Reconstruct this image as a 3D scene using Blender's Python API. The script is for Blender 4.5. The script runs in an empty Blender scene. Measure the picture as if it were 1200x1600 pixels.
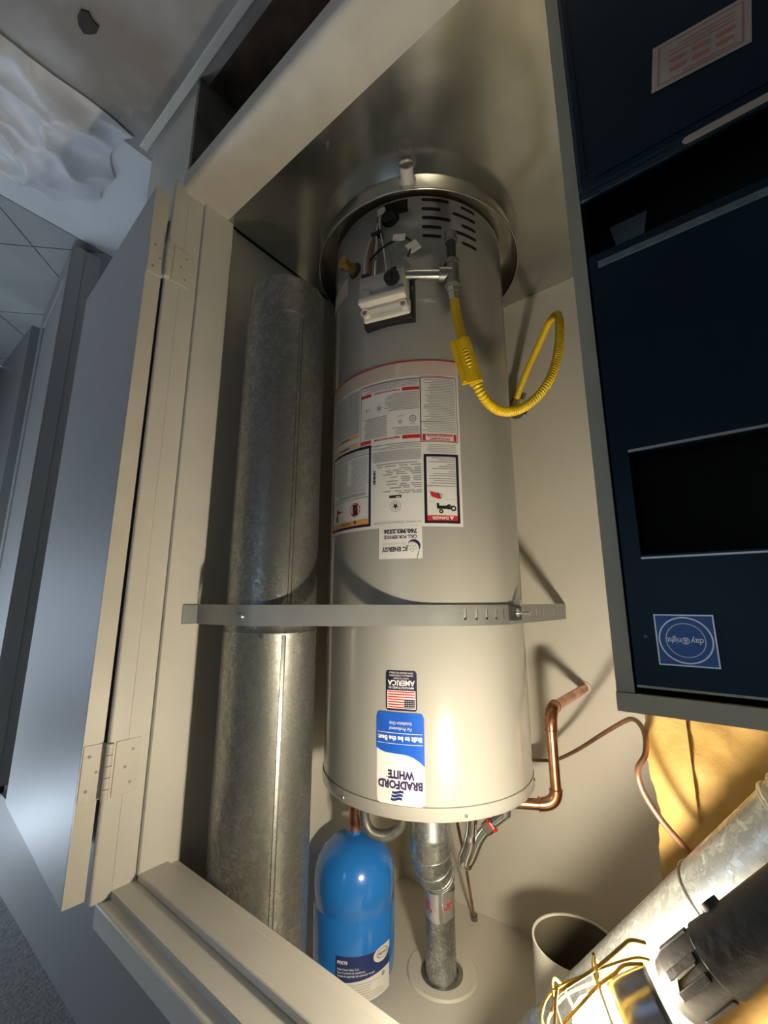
import bpy, bmesh, math, random
from mathutils import Vector, Matrix, noise

random.seed(7)
sc = bpy.context.scene
COL = sc.collection
PI = math.pi
Z0 = 1.45            # height of the camera above the room floor; all z below are measured from the camera


def R(d):
    return math.radians(d)


# ------------------------------------------------------------------ camera
cam_d = bpy.data.cameras.new('camera')
cam_d.sensor_fit = 'VERTICAL'
cam_d.sensor_height = 36.0
cam_d.sensor_width = 27.0
cam_d.lens = 670.0 / 1600.0 * 36.0
cam_d.clip_start = 0.01
cam = bpy.data.objects.new('camera', cam_d)
COL.objects.link(cam)
_h, _p = R(38.2), R(11.8)
_F = Vector((math.sin(_h) * math.cos(_p), math.cos(_h) * math.cos(_p), -math.sin(_p)))
_R = Vector((math.cos(_h), -math.sin(_h), 0))
_U = _R.cross(_F)
_m = Matrix.Identity(4)                      # the phone was held upside down
for i in range(3):
    _m[i][0] = -_R[i]
    _m[i][1] = -_U[i]
    _m[i][2] = -_F[i]
_m[2][3] = Z0
cam.matrix_world = _m
sc.camera = cam

# ------------------------------------------------------------------ world and exposure
w = bpy.data.worlds.new('world')
sc.world = w
w.use_nodes = True
w.node_tree.nodes['Background'].inputs[0].default_value = (0.55, 0.68, 1.0, 1)
w.node_tree.nodes['Background'].inputs[1].default_value = 0.6
sc.view_settings.view_transform = 'Standard'
sc.view_settings.look = 'None'
sc.view_settings.gamma = 1.0
sc.view_settings.exposure = 0.15
sc.view_settings.use_curve_mapping = False
BULB = 700.0
PANEL = 46.0
WINDOW = 9.0


def area(name, loc, rot, sx, sy, power, col):
    l = bpy.data.lights.new(name, 'AREA')
    l.shape = 'RECTANGLE'
    l.size, l.size_y = sx, sy
    l.energy = power
    l.color = col
    o = bpy.data.objects.new(name, l)
    COL.objects.link(o)
    o.location = (loc[0], loc[1], loc[2] + Z0)
    o.rotation_euler = rot
    return o


# daylight through the window of the far right wall, and an unseen one placed behind the camera
area('window_daylight', (3.45, -0.75, 0.15), (0, R(90), 0), 0.8, 1.1, WINDOW, (0.70, 0.83, 1.0))
area('rear_window_fill', (0.15, -2.1, 0.05), (R(90), 0, 0), 1.0, 0.8, 2.6, (0.62, 0.78, 1.0))  # added light, aimed to brighten the folded door's edge
area('next_room_fill', (2.9, 2.0, 0.2), (R(-90), 0, 0), 0.9, 0.9, 5.0, (0.66, 0.8, 1.0))  # added lamp to light the tiles beyond; no window stands there


# ------------------------------------------------------------------ materials
def nodes(m):
    m.use_nodes = True
    nt = m.node_tree
    return nt, nt.nodes, nt.links, nt.nodes['Principled BSDF']


def mat(name, col, rough=0.5, metal=0.0, var=0.0, vscale=8.0, bump=0.0, bscale=60.0, emit=None, estr=0.0,
        alpha=None, trans=0.0, coat=0.0, ior=1.5, col2=None, spec=None):
    m = bpy.data.materials.new(name)
    nt, N, L, b = nodes(m)
    b.inputs['Base Color'].default_value = (*col, 1)
    b.inputs['Roughness'].default_value = rough
    b.inputs['Metallic'].default_value = metal
    b.inputs['IOR'].default_value = ior
    if coat:
        b.inputs['Coat Weight'].default_value = coat
        b.inputs['Coat Roughness'].default_value = 0.08
    if trans:
        b.inputs['Transmission Weight'].default_value = trans
    if alpha is not None:
        b.inputs['Alpha'].default_value = alpha
    if spec is not None:
        b.inputs['Specular IOR Level'].default_value = spec
    if emit:
        b.inputs['Emission Color'].default_value = (*emit, 1)
        b.inputs['Emission Strength'].default_value = estr
    if var or bump or col2:
        tc = N.new('ShaderNodeTexCoord')
    if var or col2:
        n = N.new('ShaderNodeTexNoise')
        n.inputs['Scale'].default_value = vscale
        n.inputs['Detail'].default_value = 5
        L.new(tc.outputs['Object'], n.inputs['Vector'])
        r = N.new('ShaderNodeValToRGB')
        c2 = col2 if col2 else tuple(c * (1 - var) for c in col)
        c1 = col if col2 else tuple(min(1, c * (1 + var * 0.5)) for c in col)
        r.color_ramp.elements[0].color = (*c2, 1)
        r.color_ramp.elements[1].color = (*c1, 1)
        r.color_ramp.elements[0].position = 0.35
        r.color_ramp.elements[1].position = 0.65
        L.new(n.outputs['Fac'], r.inputs['Fac'])
        L.new(r.outputs['Color'], b.inputs['Base Color'])
    if bump:
        n2 = N.new('ShaderNodeTexNoise')
        n2.inputs['Scale'].default_value = bscale
        n2.inputs['Detail'].default_value = 4
        L.new(tc.outputs['Object'], n2.inputs['Vector'])
        bp = N.new('ShaderNodeBump')
        bp.inputs['Strength'].default_value = bump
        bp.inputs['Distance'].default_value = 0.004
        L.new(n2.outputs['Fac'], bp.inputs['Height'])
        L.new(bp.outputs['Normal'], b.inputs['Normal'])
    return m


def galvanized(name, base, scale, rough, contrast=0.35, metal=0.85):
    """zinc spangle: cells of slightly different tone and gloss"""
    m = bpy.data.materials.new(name)
    nt, N, L, b = nodes(m)
    b.inputs['Metallic'].default_value = metal
    tc = N.new('ShaderNodeTexCoord')
    n0 = N.new('ShaderNodeTexNoise')
    n0.inputs['Scale'].default_value = scale * 0.6
    n0.inputs['Detail'].default_value = 3
    mx = N.new('ShaderNodeMix')
    mx.data_type = 'VECTOR'
    mx.inputs[0].default_value = 0.035
    L.new(tc.outputs['Object'], n0.inputs['Vector'])
    mp = N.new('ShaderNodeMapping')
    mp.inputs['Scale'].default_value = (1, 1, 0.55)
    L.new(tc.outputs['Object'], mp.inputs['Vector'])
    L.new(mp.outputs[0], mx.inputs[4])
    L.new(n0.outputs['Color'], mx.inputs[5])
    v = N.new('ShaderNodeTexVoronoi')
    v.inputs['Scale'].default_value = scale
    L.new(mx.outputs[1], v.inputs['Vector'])
    bw = N.new('ShaderNodeRGBToBW')
    L.new(v.outputs['Color'], bw.inputs['Color'])
    big = N.new('ShaderNodeTexNoise')
    big.inputs['Scale'].default_value = 5
    big.inputs['Detail'].default_value = 4
    L.new(tc.outputs['Object'], big.inputs['Vector'])
    ad = N.new('ShaderNodeMath')
    ad.operation = 'MULTIPLY_ADD'
    ad.inputs[1].default_value = 0.7
    L.new(bw.outputs[0], ad.inputs[0])
    sb = N.new('ShaderNodeMath')
    sb.operation = 'MULTIPLY'
    sb.inputs[1].default_value = 0.3
    L.new(big.outputs['Fac'], sb.inputs[0])
    L.new(sb.outputs[0], ad.inputs[2])
    r = N.new('ShaderNodeValToRGB')
    r.color_ramp.elements[0].position = 0.35
    r.color_ramp.elements[1].position = 0.85
    r.color_ramp.elements[0].color = (*[c * (1 - contrast) for c in base], 1)
    r.color_ramp.elements[1].color = (*[min(1, c * (1 + contrast)) for c in base], 1)
    L.new(ad.outputs[0], r.inputs['Fac'])
    L.new(r.outputs['Color'], b.inputs['Base Color'])
    mr = N.new('ShaderNodeMapRange')
    mr.inputs['To Min'].default_value = rough + 0.12
    mr.inputs['To Max'].default_value = max(0.05, rough - 0.12)
    L.new(bw.outputs[0], mr.inputs['Value'])
    L.new(mr.outputs[0], b.inputs['Roughness'])
    bp = N.new('ShaderNodeBump')
    bp.inputs['Strength'].default_value = 0.25
    bp.inputs['Distance'].default_value = 0.002
    L.new(bw.outputs[0], bp.inputs['Height'])
    L.new(bp.outputs['Normal'], b.inputs['Normal'])
    return m


M = {}
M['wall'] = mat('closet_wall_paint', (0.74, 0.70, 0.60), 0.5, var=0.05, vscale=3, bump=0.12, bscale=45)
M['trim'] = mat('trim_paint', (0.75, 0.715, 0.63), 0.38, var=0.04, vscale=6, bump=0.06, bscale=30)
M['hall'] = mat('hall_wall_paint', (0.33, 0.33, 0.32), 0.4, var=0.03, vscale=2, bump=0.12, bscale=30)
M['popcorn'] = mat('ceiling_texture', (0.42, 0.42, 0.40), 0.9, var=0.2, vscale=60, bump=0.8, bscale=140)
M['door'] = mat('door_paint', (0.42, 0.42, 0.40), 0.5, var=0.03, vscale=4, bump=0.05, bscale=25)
M['door_edge'] = mat('door_edge_paint', (0.76, 0.71, 0.60), 0.42, var=0.05, vscale=10, bump=0.08, bscale=40)
M['sill'] = mat('sill_paint', (0.72, 0.67, 0.57), 0.5, var=0.10, vscale=9, bump=0.12, bscale=30)
M['metal_floor'] = mat('sheet_metal_floor', (0.55, 0.56, 0.52), 0.2, 0.92, var=0.14, vscale=6, bump=0.05, bscale=9)
M['galv'] = galvanized('galvanized_duct_zinc', (0.31, 0.315, 0.295), 135, 0.38, 0.24)
M['galv2'] = galvanized('galvanized_vent_zinc', (0.50, 0.52, 0.50), 130, 0.36, 0.3)
M['pan'] = mat('pan_metal', (0.66, 0.64, 0.58), 0.22, 0.95, var=0.1, vscale=20)
M['jacket'] = mat('heater_enamel', (0.40, 0.39, 0.35), 0.2, 0.0, var=0.02, vscale=3, coat=0.3)
M['jacket_dark'] = mat('heater_shadow_gap', (0.03, 0.03, 0.03), 0.8)
M['slot'] = mat('slot_black', (0.008, 0.008, 0.008), 0.8)
M['strap'] = mat('strap_steel', (0.36, 0.375, 0.36), 0.45, 0.55, var=0.08, vscale=15)
M['steel'] = mat('bright_steel', (0.72, 0.72, 0.70), 0.22, 1.0)
M['iron'] = mat('gas_pipe_steel', (0.30, 0.295, 0.27), 0.4, 0.8, var=0.25, vscale=40)
M['dark_iron'] = mat('black_pipe', (0.07, 0.07, 0.065), 0.45, 0.5, var=0.2, vscale=40)
M['brass'] = mat('brass', (0.62, 0.44, 0.14), 0.28, 1.0)
M['copper'] = mat('copper', (0.72, 0.36, 0.20), 0.27, 1.0, var=0.3, vscale=35)
M['copper_old'] = mat('copper_dull', (0.42, 0.22, 0.14), 0.45, 0.8, var=0.25, vscale=30)
M['yellow'] = mat('yellow_hose', (0.92, 0.62, 0.01), 0.32, coat=0.2)
M['cage_yellow'] = mat('cage_yellow_paint', (0.55, 0.33, 0.02), 0.4)
M['yellow_tag'] = mat('yellow_tag_plastic', (0.78, 0.50, 0.01), 0.25, var=0.15, vscale=30)
M['blue_tank'] = mat('tank_blue', (0.02, 0.22, 0.74), 0.22, coat=0.4)
M['white'] = mat('label_white', (0.82, 0.80, 0.76), 0.4)
M['cream'] = mat('label_cream', (0.74, 0.65, 0.55), 0.5)
M['navy'] = mat('print_navy', (0.016, 0.014, 0.045), 0.4)
M['navy2'] = mat('print_mid_navy', (0.012, 0.035, 0.17), 0.4)
M['purple'] = mat('print_purple', (0.03, 0.02, 0.10), 0.4)
M['blue'] = mat('print_blue', (0.01, 0.07, 0.42), 0.3, col2=(0.02, 0.13, 0.62), vscale=9)
M['red'] = mat('print_red', (0.62, 0.03, 0.025), 0.4)
M['orange'] = mat('print_orange', (0.80, 0.38, 0.10), 0.4)
M['peach'] = mat('print_peach', (0.80, 0.50, 0.28), 0.4)
M['pink'] = mat('print_pink', (0.66, 0.46, 0.40), 0.4)
M['grey_print'] = mat('print_grey', (0.36, 0.36, 0.36), 0.5)
M['light_print'] = mat('print_light_grey', (0.55, 0.55, 0.54), 0.5)
M['black'] = mat('print_black', (0.015, 0.015, 0.018), 0.45)
M['teal'] = mat('print_teal', (0.12, 0.42, 0.38), 0.4)
M['valve_grey'] = mat('valve_grey_plastic', (0.50, 0.49, 0.46), 0.45)
M['valve_white'] = mat('valve_white_plastic', (0.78, 0.74, 0.66), 0.45)
M['black_plastic'] = mat('black_plastic', (0.012, 0.012, 0.013), 0.4)
M['rubber'] = mat('handle_rubber', (0.012, 0.011, 0.011), 0.55, bump=0.2, bscale=80)
M['pvc'] = mat('pvc_white', (0.82, 0.80, 0.74), 0.3)
M['wire_white'] = mat('wire_insulation', (0.75, 0.73, 0.68), 0.5)
M['wire_red'] = mat('wire_red', (0.25, 0.10, 0.08), 0.5)
M['furnace_grey'] = mat('furnace_grey_paint', (0.50, 0.47, 0.35), 0.5, 0.2, var=0.08, vscale=10)
M['furnace_blue'] = mat('furnace_blue_paint', (0.002, 0.019, 0.035), 0.35, var=0.25, vscale=5, spec=0.25)
M['furnace_strip'] = mat('furnace_strip_paint', (0.17, 0.21, 0.21), 0.5, 0.2, var=0.3, vscale=40)
M['void_black'] = mat('dark_void', (0.004, 0.004, 0.003), 0.9)  # near-black colour standing in for the dark of voids and gaps
M['badge_blue'] = mat('badge_blue', (0.006, 0.10, 0.38), 0.25)
M['chrome'] = mat('badge_chrome', (0.62, 0.62, 0.60), 0.3, 0.8)
M['old_paper'] = mat('old_paper', (0.58, 0.46, 0.36), 0.7, var=0.15, vscale=20)
M['old_red'] = mat('faded_red_print', (0.58, 0.20, 0.12), 0.7)
M['insul'] = mat('fiberglass_yellow', (0.50, 0.325, 0.115), 0.95, col2=(0.39, 0.235, 0.065), vscale=14, bump=0.9, bscale=55)
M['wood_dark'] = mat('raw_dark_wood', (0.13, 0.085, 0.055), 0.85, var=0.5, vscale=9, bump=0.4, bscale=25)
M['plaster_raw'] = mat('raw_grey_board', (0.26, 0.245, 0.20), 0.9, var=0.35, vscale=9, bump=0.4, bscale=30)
M['dirty_floor'] = mat('stained_floor', (0.50, 0.49, 0.47), 0.55, col2=(0.28, 0.24, 0.20), vscale=3.5, bump=0.2, bscale=25)
M['clean_floor'] = mat('white_floor', (0.88, 0.89, 0.90), 0.4, var=0.03, vscale=4)
M['tile'] = mat('floor_tile', (0.46, 0.48, 0.47), 0.45, var=0.06, vscale=5)
M['grout'] = mat('tile_grout', (0.30, 0.32, 0.33), 0.8)
M['plastic'] = mat('plastic_sheet', (0.86, 0.86, 0.88), 0.35, var=0.05, vscale=6, alpha=0.92)
M['dark_bit'] = mat('dark_debris', (0.05, 0.045, 0.04), 0.9)
M['reflector'] = mat('lamp_reflector', (0.35, 0.37, 0.40), 0.3, 0.9)
M['clear'] = mat('clear_plastic', (0.8, 0.8, 0.78), 0.15, alpha=0.45)
M['bulb'] = mat('bulb_glow', (1, 0.9, 0.75), 0.4, emit=(1.0, 0.88, 0.68), estr=BULB)
M['panel_glow'] = mat('panel_glow', (0.9, 0.95, 1.0), 0.4, emit=(0.72, 0.85, 1.0), estr=PANEL)
M['pane'] = mat('window_pane_daylight', (0.6, 0.75, 1.0), 0.1, emit=(0.55, 0.72, 1.0), estr=0.6)
M['tape'] = mat('clear_foil_tape', (0.72, 0.70, 0.68), 0.12, 0.7, bump=0.6, bscale=35)
M['grey_trim'] = mat('grey_trim', (0.30, 0.31, 0.29), 0.6)
M['stub'] = mat('stub_paint', (0.74, 0.70, 0.60), 0.5, var=0.04)
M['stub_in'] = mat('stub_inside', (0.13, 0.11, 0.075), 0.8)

# ------------------------------------------------------------------ mesh helpers
BASE = {}          # object -> world base (camera-relative) of its root


class MB:
    def __init__(self):
        self.v, self.f = [], []

    def add(self, vs, fs):
        n = len(self.v)
        self.v += [Vector(p) for p in vs]
        self.f += [tuple(i + n for i in q) for q in fs]
        return self

    def box(self, x0, x1, y0, y1, z0, z1, bev=0.0):
        if bev <= 0:
            vs = [(x, y, z) for z in (z0, z1) for y in (y0, y1) for x in (x0, x1)]
            fs = [(0, 2, 3, 1), (4, 5, 7, 6), (0, 1, 5, 4), (2, 6, 7, 3), (0, 4, 6, 2), (1, 3, 7, 5)]
            return self.add(vs, fs)
        bm = bmesh.new()
        bmesh.ops.create_cube(bm, size=1)
        for v in bm.verts:
            v.co = Vector(((x0 + x1) / 2 + v.co.x * (x1 - x0), (y0 + y1) / 2 + v.co.y * (y1 - y0), (z0 + z1) / 2 + v.co.z * (z1 - z0)))
        bmesh.ops.bevel(bm, geom=bm.edges[:], offset=bev, segments=2, affect='EDGES', profile=0.5)
        bm.verts.index_update()
        self.add([v.co.copy() for v in bm.verts], [[v.index for v in f.verts] for f in bm.faces])
        bm.free()
        return self

    def obox(self, c, ax, ay, az, hx, hy, hz, bev=0.0):
        """box about c with unit axes"""
        t = MB().box(-hx, hx, -hy, hy, -hz, hz, bev)
        c, ax, ay, az = Vector(c), Vector(ax), Vector(ay), Vector(az)
        return self.add([c + ax * p.x + ay * p.y + az * p.z for p in t.v], t.f)

    def tube(self, pts, rad, seg=16, caps=True):
        """swept circle; rad a number or a list"""
        pts = [Vector(p) for p in pts]
        n = len(pts)
        if not isinstance(rad, (list, tuple)):
            rad = [rad] * n
        tang = []
        for i in range(n):
            a = pts[max(i - 1, 0)]
            b = pts[min(i + 1, n - 1)]
            t = (b - a)
            tang.append(t.normalized() if t.length > 1e-9 else Vector((0, 0, 1)))
        up = Vector((0, 0, 1)) if abs(tang[0].z) < 0.9 else Vector((1, 0, 0))
        nrm = (up - tang[0] * up.dot(tang[0])).normalized()
        vs, fs = [], []
        for i in range(n):
            if i:
                nrm = (nrm - tang[i] * nrm.dot(tang[i]))
                nrm = nrm.normalized() if nrm.length > 1e-6 else tang[i].orthogonal().normalized()
            bn = tang[i].cross(nrm)
            for k in range(seg):
                a = 2 * PI * k / seg
                vs.append(pts[i] + (nrm * math.cos(a) + bn * math.sin(a)) * rad[i])
        for i in range(n - 1):
            for k in range(seg):
                k2 = (k + 1) % seg
                fs.append((i * seg + k, i * seg + k2, (i + 1) * seg + k2, (i + 1) * seg + k))
        if caps:
            fs.append(tuple(range(seg - 1, -1, -1)))
            fs.append(tuple((n - 1) * seg + k for k in range(seg)))
        return self.add(vs, fs)

    def cyl(self, a, b, r, seg=24, caps=True, r2=None):
        return self.tube([a, b], [r, r2 if r2 is not None else r], seg, caps)

    def lathe(self, cx, cy, prof, seg=64, close=False, a0=0, a1=360):
        """revolve (r,z) profile around a vertical axis"""
        full = abs(a1 - a0 - 360) < 1e-6
        ns = seg if full else seg + 1
        vs, fs = [], []
        for (r, z) in prof:
            for k in range(ns):
                a = R(a0 + (a1 - a0) * k / seg)
                vs.append((cx + r * math.cos(a), cy + r * math.sin(a), z))
        m = len(prof)
        for i in range(m - 1 + (1 if close else 0)):
            j = (i + 1) % m
            for k in range(seg):
                k2 = (k + 1) % ns
                fs.append((i * ns + k, i * ns + k2, j * ns + k2, j * ns + k))
        return self.add(vs, fs)

    def ring(self, c, axis, r, t, seg=32, rs=10):
        c, axis = Vector(c), Vector(axis).normalized()
        u = axis.orthogonal().normalized()
        v = axis.cross(u)
        vs, fs = [], []
        for i in range(seg):
            a = 2 * PI * i / seg
            d = u * math.cos(a) + v * math.sin(a)
            for k in range(rs):
                b = 2 * PI * k / rs
                vs.append(c + d * (r + t * math.cos(b)) + axis * (t * math.sin(b)))
        for i in range(seg):
            for k in range(rs):
                i2, k2 = (i + 1) % seg, (k + 1) % rs
                fs.append((i * rs + k, i2 * rs + k, i2 * rs + k2, i * rs + k2))
        return self.add(vs, fs)

    def prism(self, poly, axis, lo, hi):
        """extrude a polygon given in the two other axes (in x,y,z order) along axis between lo and hi"""
        def p3(a, b, c):
            if axis == 0:
                return (c, a, b)
            if axis == 1:
                return (a, c, b)
            return (a, b, c)
        n = len(poly)
        vs = [p3(a, b, lo) for a, b in poly] + [p3(a, b, hi) for a, b in poly]
        fs = [tuple(range(n - 1, -1, -1)), tuple(range(n, 2 * n))]
        for i in range(n):
            j = (i + 1) % n
            fs.append((i, j, n + j, n + i))
        return self.add(vs, fs)

    def build(self, name, m, parent=None, base=None, smooth=None, kind=None):
        me = bpy.data.meshes.new(name)
        if parent is not None:
            b = BASE[parent]
        elif base is not None:
            b = Vector(base)
        else:
            xs = [p.x for p in self.v]
            ys = [p.y for p in self.v]
            b = Vector(((min(xs) + max(xs)) / 2, (min(ys) + max(ys)) / 2, min(p.z for p in self.v)))
        me.from_pydata([tuple(p - b) for p in self.v], [], self.f)
        bm = bmesh.new()
        bm.from_mesh(me)
        bmesh.ops.recalc_face_normals(bm, faces=bm.faces[:])
        bm.to_mesh(me)
        bm.free()
        me.materials.append(M[m])
        o = bpy.data.objects.new(name, me)
        COL.objects.link(o)
        if parent is not None:
            o.parent = parent
        else:
            o.location = (b.x, b.y, b.z + Z0)
        BASE[o] = b
        if smooth is not None:
            for p in me.polygons:
                p.use_smooth = True
            me.set_sharp_from_angle(angle=R(smooth))
        if kind:
            o['kind'] = kind
        return o


def thing(name, base, label, cat, group=None):
    o = bpy.data.objects.new(name, None)
    COL.objects.link(o)
    o.empty_display_size = 0.05
    o.location = (base[0], base[1], base[2] + Z0)
    BASE[o] = Vector(base)
    o['label'] = label
    o['category'] = cat
    if group:
        o['group'] = group
    return o


def tag(o, label, cat, group=None):
    o['label'] = label
    o['category'] = cat
    if group:
        o['group'] = group
    return o


def struct(mb, name, m, smooth=None, base=None):
    o = mb.build(name, m, base=base, smooth=smooth, kind='structure')
    return o


def smooth_path(pts, n=8):
    """Catmull-Rom through the points"""
    P = [Vector(p) for p in pts]
    P = [P[0] * 2 - P[1]] + P + [P[-1] * 2 - P[-2]]
    out = []
    for i in range(1, len(P) - 2):
        for k in range(n):
            t = k / n
            a, b, c, d = P[i - 1], P[i], P[i + 1], P[i + 2]
            out.append(0.5 * ((2 * b) + (c - a) * t + (2 * a - 5 * b + 4 * c - d) * t * t + (3 * b - a - 3 * c + d) * t ** 3))
    out.append(P[-2])
    return out


# ------------------------------------------------------------------ print on surfaces
class CylS:
    """outside of a vertical cylinder; x in metres along the surface (to the viewer's right), y up"""
    def __init__(s, c, r, th0, z0):
        s.c, s.r, s.th0, s.z0 = c, r, th0, z0
        s.curved = True

    def __call__(s, x, y, off):
        a = R(s.th0) + x / s.r
        rr = s.r + off
        return Vector((s.c[0] + rr * math.cos(a), s.c[1] + rr * math.sin(a), s.z0 + y))

    def x(s, th):
        return R(th - s.th0) * s.r


class FlatS:
    def __init__(s, o, ux, uy):
        s.o, s.ux, s.uy = Vector(o), Vector(ux), Vector(uy)
        s.n = s.ux.cross(s.uy).normalized()
        s.curved = False

    def __call__(s, x, y, off):
        return s.o + s.ux * x + s.uy * y + s.n * off


def sheet(mb, S, x0, x1, ylo, yhi, off, n=None):
    """strip between two curves of x (or numbers)"""
    fl = ylo if callable(ylo) else (lambda x: ylo)
    fh = yhi if callable(yhi) else (lambda x: yhi)
    if n is None:
        n = max(1, int(abs(x1 - x0) / 0.008)) if S.curved or callable(ylo) or callable(yhi) else 1
    vs, fs = [], []
    for i in range(n + 1):
        x = x0 + (x1 - x0) * i / n
        vs += [S(x, fl(x), off), S(x, fh(x), off)]
    for i in range(n):
        fs.append((2 * i, 2 * i + 2, 2 * i + 3, 2 * i + 1))
    mb.add(vs, fs)
    return mb


def rrect(mb, S, x0, x1, y0, y1, off, r):
    """rounded rectangle"""
    def corner(x):
        d = min(x - x0, x1 - x)
        if d >= r:
            return 0
        return r - math.sqrt(max(0, r * r - (r - d) ** 2))
    n = max(20, int((x1 - x0) / 0.003))
    return sheet(mb, S, x0, x1, lambda x: y0 + corner(x), lambda x: y1 - corner(x), off, n)


def frame(mb, S, x0, x1, y0, y1, t, off):
    sheet(mb, S, x0, x1, y0, y0 + t, off)
    sheet(mb, S, x0, x1, y1 - t, y1, off)
    sheet(mb, S, x0, x0 + t, y0 + t, y1 - t, off)
    sheet(mb, S, x1 - t, x1, y0 + t, y1 - t, off)


def disc(mb, S, x, y, r, off, seg=24, rin=0.0, ry=None):
    ry = ry or r
    vs, fs = [], []
    if rin <= 0:
        vs = [S(x + r * math.cos(2 * PI * k / seg), y + ry * math.sin(2 * PI * k / seg), off) for k in range(seg)]
        fs = [tuple(range(seg))]
    else:
        for k in range(seg):
            a = 2 * PI * k / seg
            vs += [S(x + r * math.cos(a), y + ry * math.sin(a), off), S(x + rin * math.cos(a), y + rin * ry / r * math.sin(a), off)]
        for k in range(seg):
            j = (k + 1) % seg
            fs.append((2 * k, 2 * j, 2 * j + 1, 2 * k + 1))
    mb.add(vs, fs)


def poly(mb, S, pts, off):
    mb.add([S(a, b, off) for a, b in pts], [tuple(range(len(pts)))])


def text(mb, S, body, x, y, size, off, align='LEFT', width=None, shear=0.0, bold=0.0):
    cu = bpy.data.curves.new('lettering', 'FONT')
    cu.body = body
    cu.size = size
    cu.align_x = align
    cu.shear = shear
    cu.offset = bold
    cu.resolution_u = 2
    o = bpy.data.objects.new('lettering', cu)
    COL.objects.link(o)
    dg = bpy.context.evaluated_depsgraph_get()
    me = bpy.data.meshes.new_from_object(o.evaluated_get(dg))
    bpy.data.objects.remove(o)
    bpy.data.curves.remove(cu)
    co = [v.co.copy() for v in me.vertices]
    fs = [tuple(p.vertices) for p in me.polygons]
    bpy.data.meshes.remove(me)
    if not co:
        return mb
    k = 1.0
    if width:
        xs = [c.x for c in co]
        k = width / max(1e-6, max(xs) - min(xs))
    mb.add([S(x + c.x * k, y + c.y, off) for c in co], fs)
    return mb


def lines(mb, S, x0, x1, ytop, ybot, pitch, h, off, ragged=0.25, rng=None):
    """rows of small print too fine to read"""
    y = ytop
    rng = rng or random
    while y - h > ybot:
        e = x1 - (x1 - x0) * rng.random() * ragged
        sheet(mb, S, x0, e, y - h, y, off)
        y -= pitch


# ================================================================== THE SETTING
FL = -1.055      # platform floor of the closet
RF = -1.45       # floor of the room
CC = 0.912       # closet ceiling
RC = 0.82        # room ceiling
XS = 0.988       # closet side wall
YB = 1.36        # closet back wall

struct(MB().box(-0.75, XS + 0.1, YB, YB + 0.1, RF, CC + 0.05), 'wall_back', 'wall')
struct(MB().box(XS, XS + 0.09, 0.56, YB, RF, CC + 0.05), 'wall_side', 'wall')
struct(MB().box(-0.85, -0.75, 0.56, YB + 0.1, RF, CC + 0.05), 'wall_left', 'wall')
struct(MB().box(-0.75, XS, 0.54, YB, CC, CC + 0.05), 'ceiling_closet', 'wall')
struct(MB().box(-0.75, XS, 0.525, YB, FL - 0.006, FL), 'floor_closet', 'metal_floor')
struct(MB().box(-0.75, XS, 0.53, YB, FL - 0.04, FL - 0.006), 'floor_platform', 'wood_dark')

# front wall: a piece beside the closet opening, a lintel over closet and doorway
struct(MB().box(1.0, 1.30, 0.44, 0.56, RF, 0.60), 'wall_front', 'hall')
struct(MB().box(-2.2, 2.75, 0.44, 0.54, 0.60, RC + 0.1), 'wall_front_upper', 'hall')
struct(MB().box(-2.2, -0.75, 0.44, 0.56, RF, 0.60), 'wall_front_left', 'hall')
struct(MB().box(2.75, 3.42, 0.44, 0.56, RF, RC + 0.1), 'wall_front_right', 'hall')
# jamb with stop and casing round the closet opening
j = MB()
j.box(0.985, 1.0, 0.42, 0.56, FL, 0.60)
struct(j, 'trim_1', 'trim')
struct(MB().box(0.974, 0.985, 0.462, 0.545, FL, 0.535, 0.002), 'trim_2', 'trim')
struct(MB().box(0.986, 0.9995, 0.3845, 0.4395, FL - 0.02, 0.5475, 0.004), 'trim_3', 'trim')
struct(MB().box(-0.75, 0.985, 0.42, 0.54, 0.535, 0.60), 'trim_4', 'trim')
struct(MB().box(-0.75, 0.985, 0.462, 0.520, 0.522, 0.535, 0.003), 'trim_5', 'trim')
struct(MB().box(-0.75, 1.0, 0.398, 0.4395, 0.548, 0.590, 0.004), 'trim_6', 'trim')
struct(MB().box(-0.75, 0.985, 0.520, 0.54, 0.529, 0.535), 'trim_7', 'trim')
# sill board with rounded nose
nose = [(0.527, FL + 0.001), (0.42, FL + 0.001), (0.412, FL - 0.001), (0.406, FL - 0.006), (0.403, FL - 0.014), (0.403, FL - 0.05), (0.527, FL - 0.05)]
struct(MB().prism(nose, 0, -0.75, 0.986), 'trim_8', 'sill', smooth=40)
# board beside the dark recess under the sill, and the recess itself
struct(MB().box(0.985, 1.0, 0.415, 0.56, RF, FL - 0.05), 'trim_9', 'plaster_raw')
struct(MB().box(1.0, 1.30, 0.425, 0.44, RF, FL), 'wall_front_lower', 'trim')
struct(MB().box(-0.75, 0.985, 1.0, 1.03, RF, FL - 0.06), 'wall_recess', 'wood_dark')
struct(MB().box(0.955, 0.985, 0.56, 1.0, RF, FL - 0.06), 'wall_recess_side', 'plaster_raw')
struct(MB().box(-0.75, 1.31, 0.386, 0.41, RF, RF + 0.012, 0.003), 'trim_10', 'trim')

struct(MB().box(0.9835, XS, 0.54, YB, FL, FL + 0.0035), 'floor_gap', 'void_black')  # black strip drawn for the dark gap along the side wall
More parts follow.
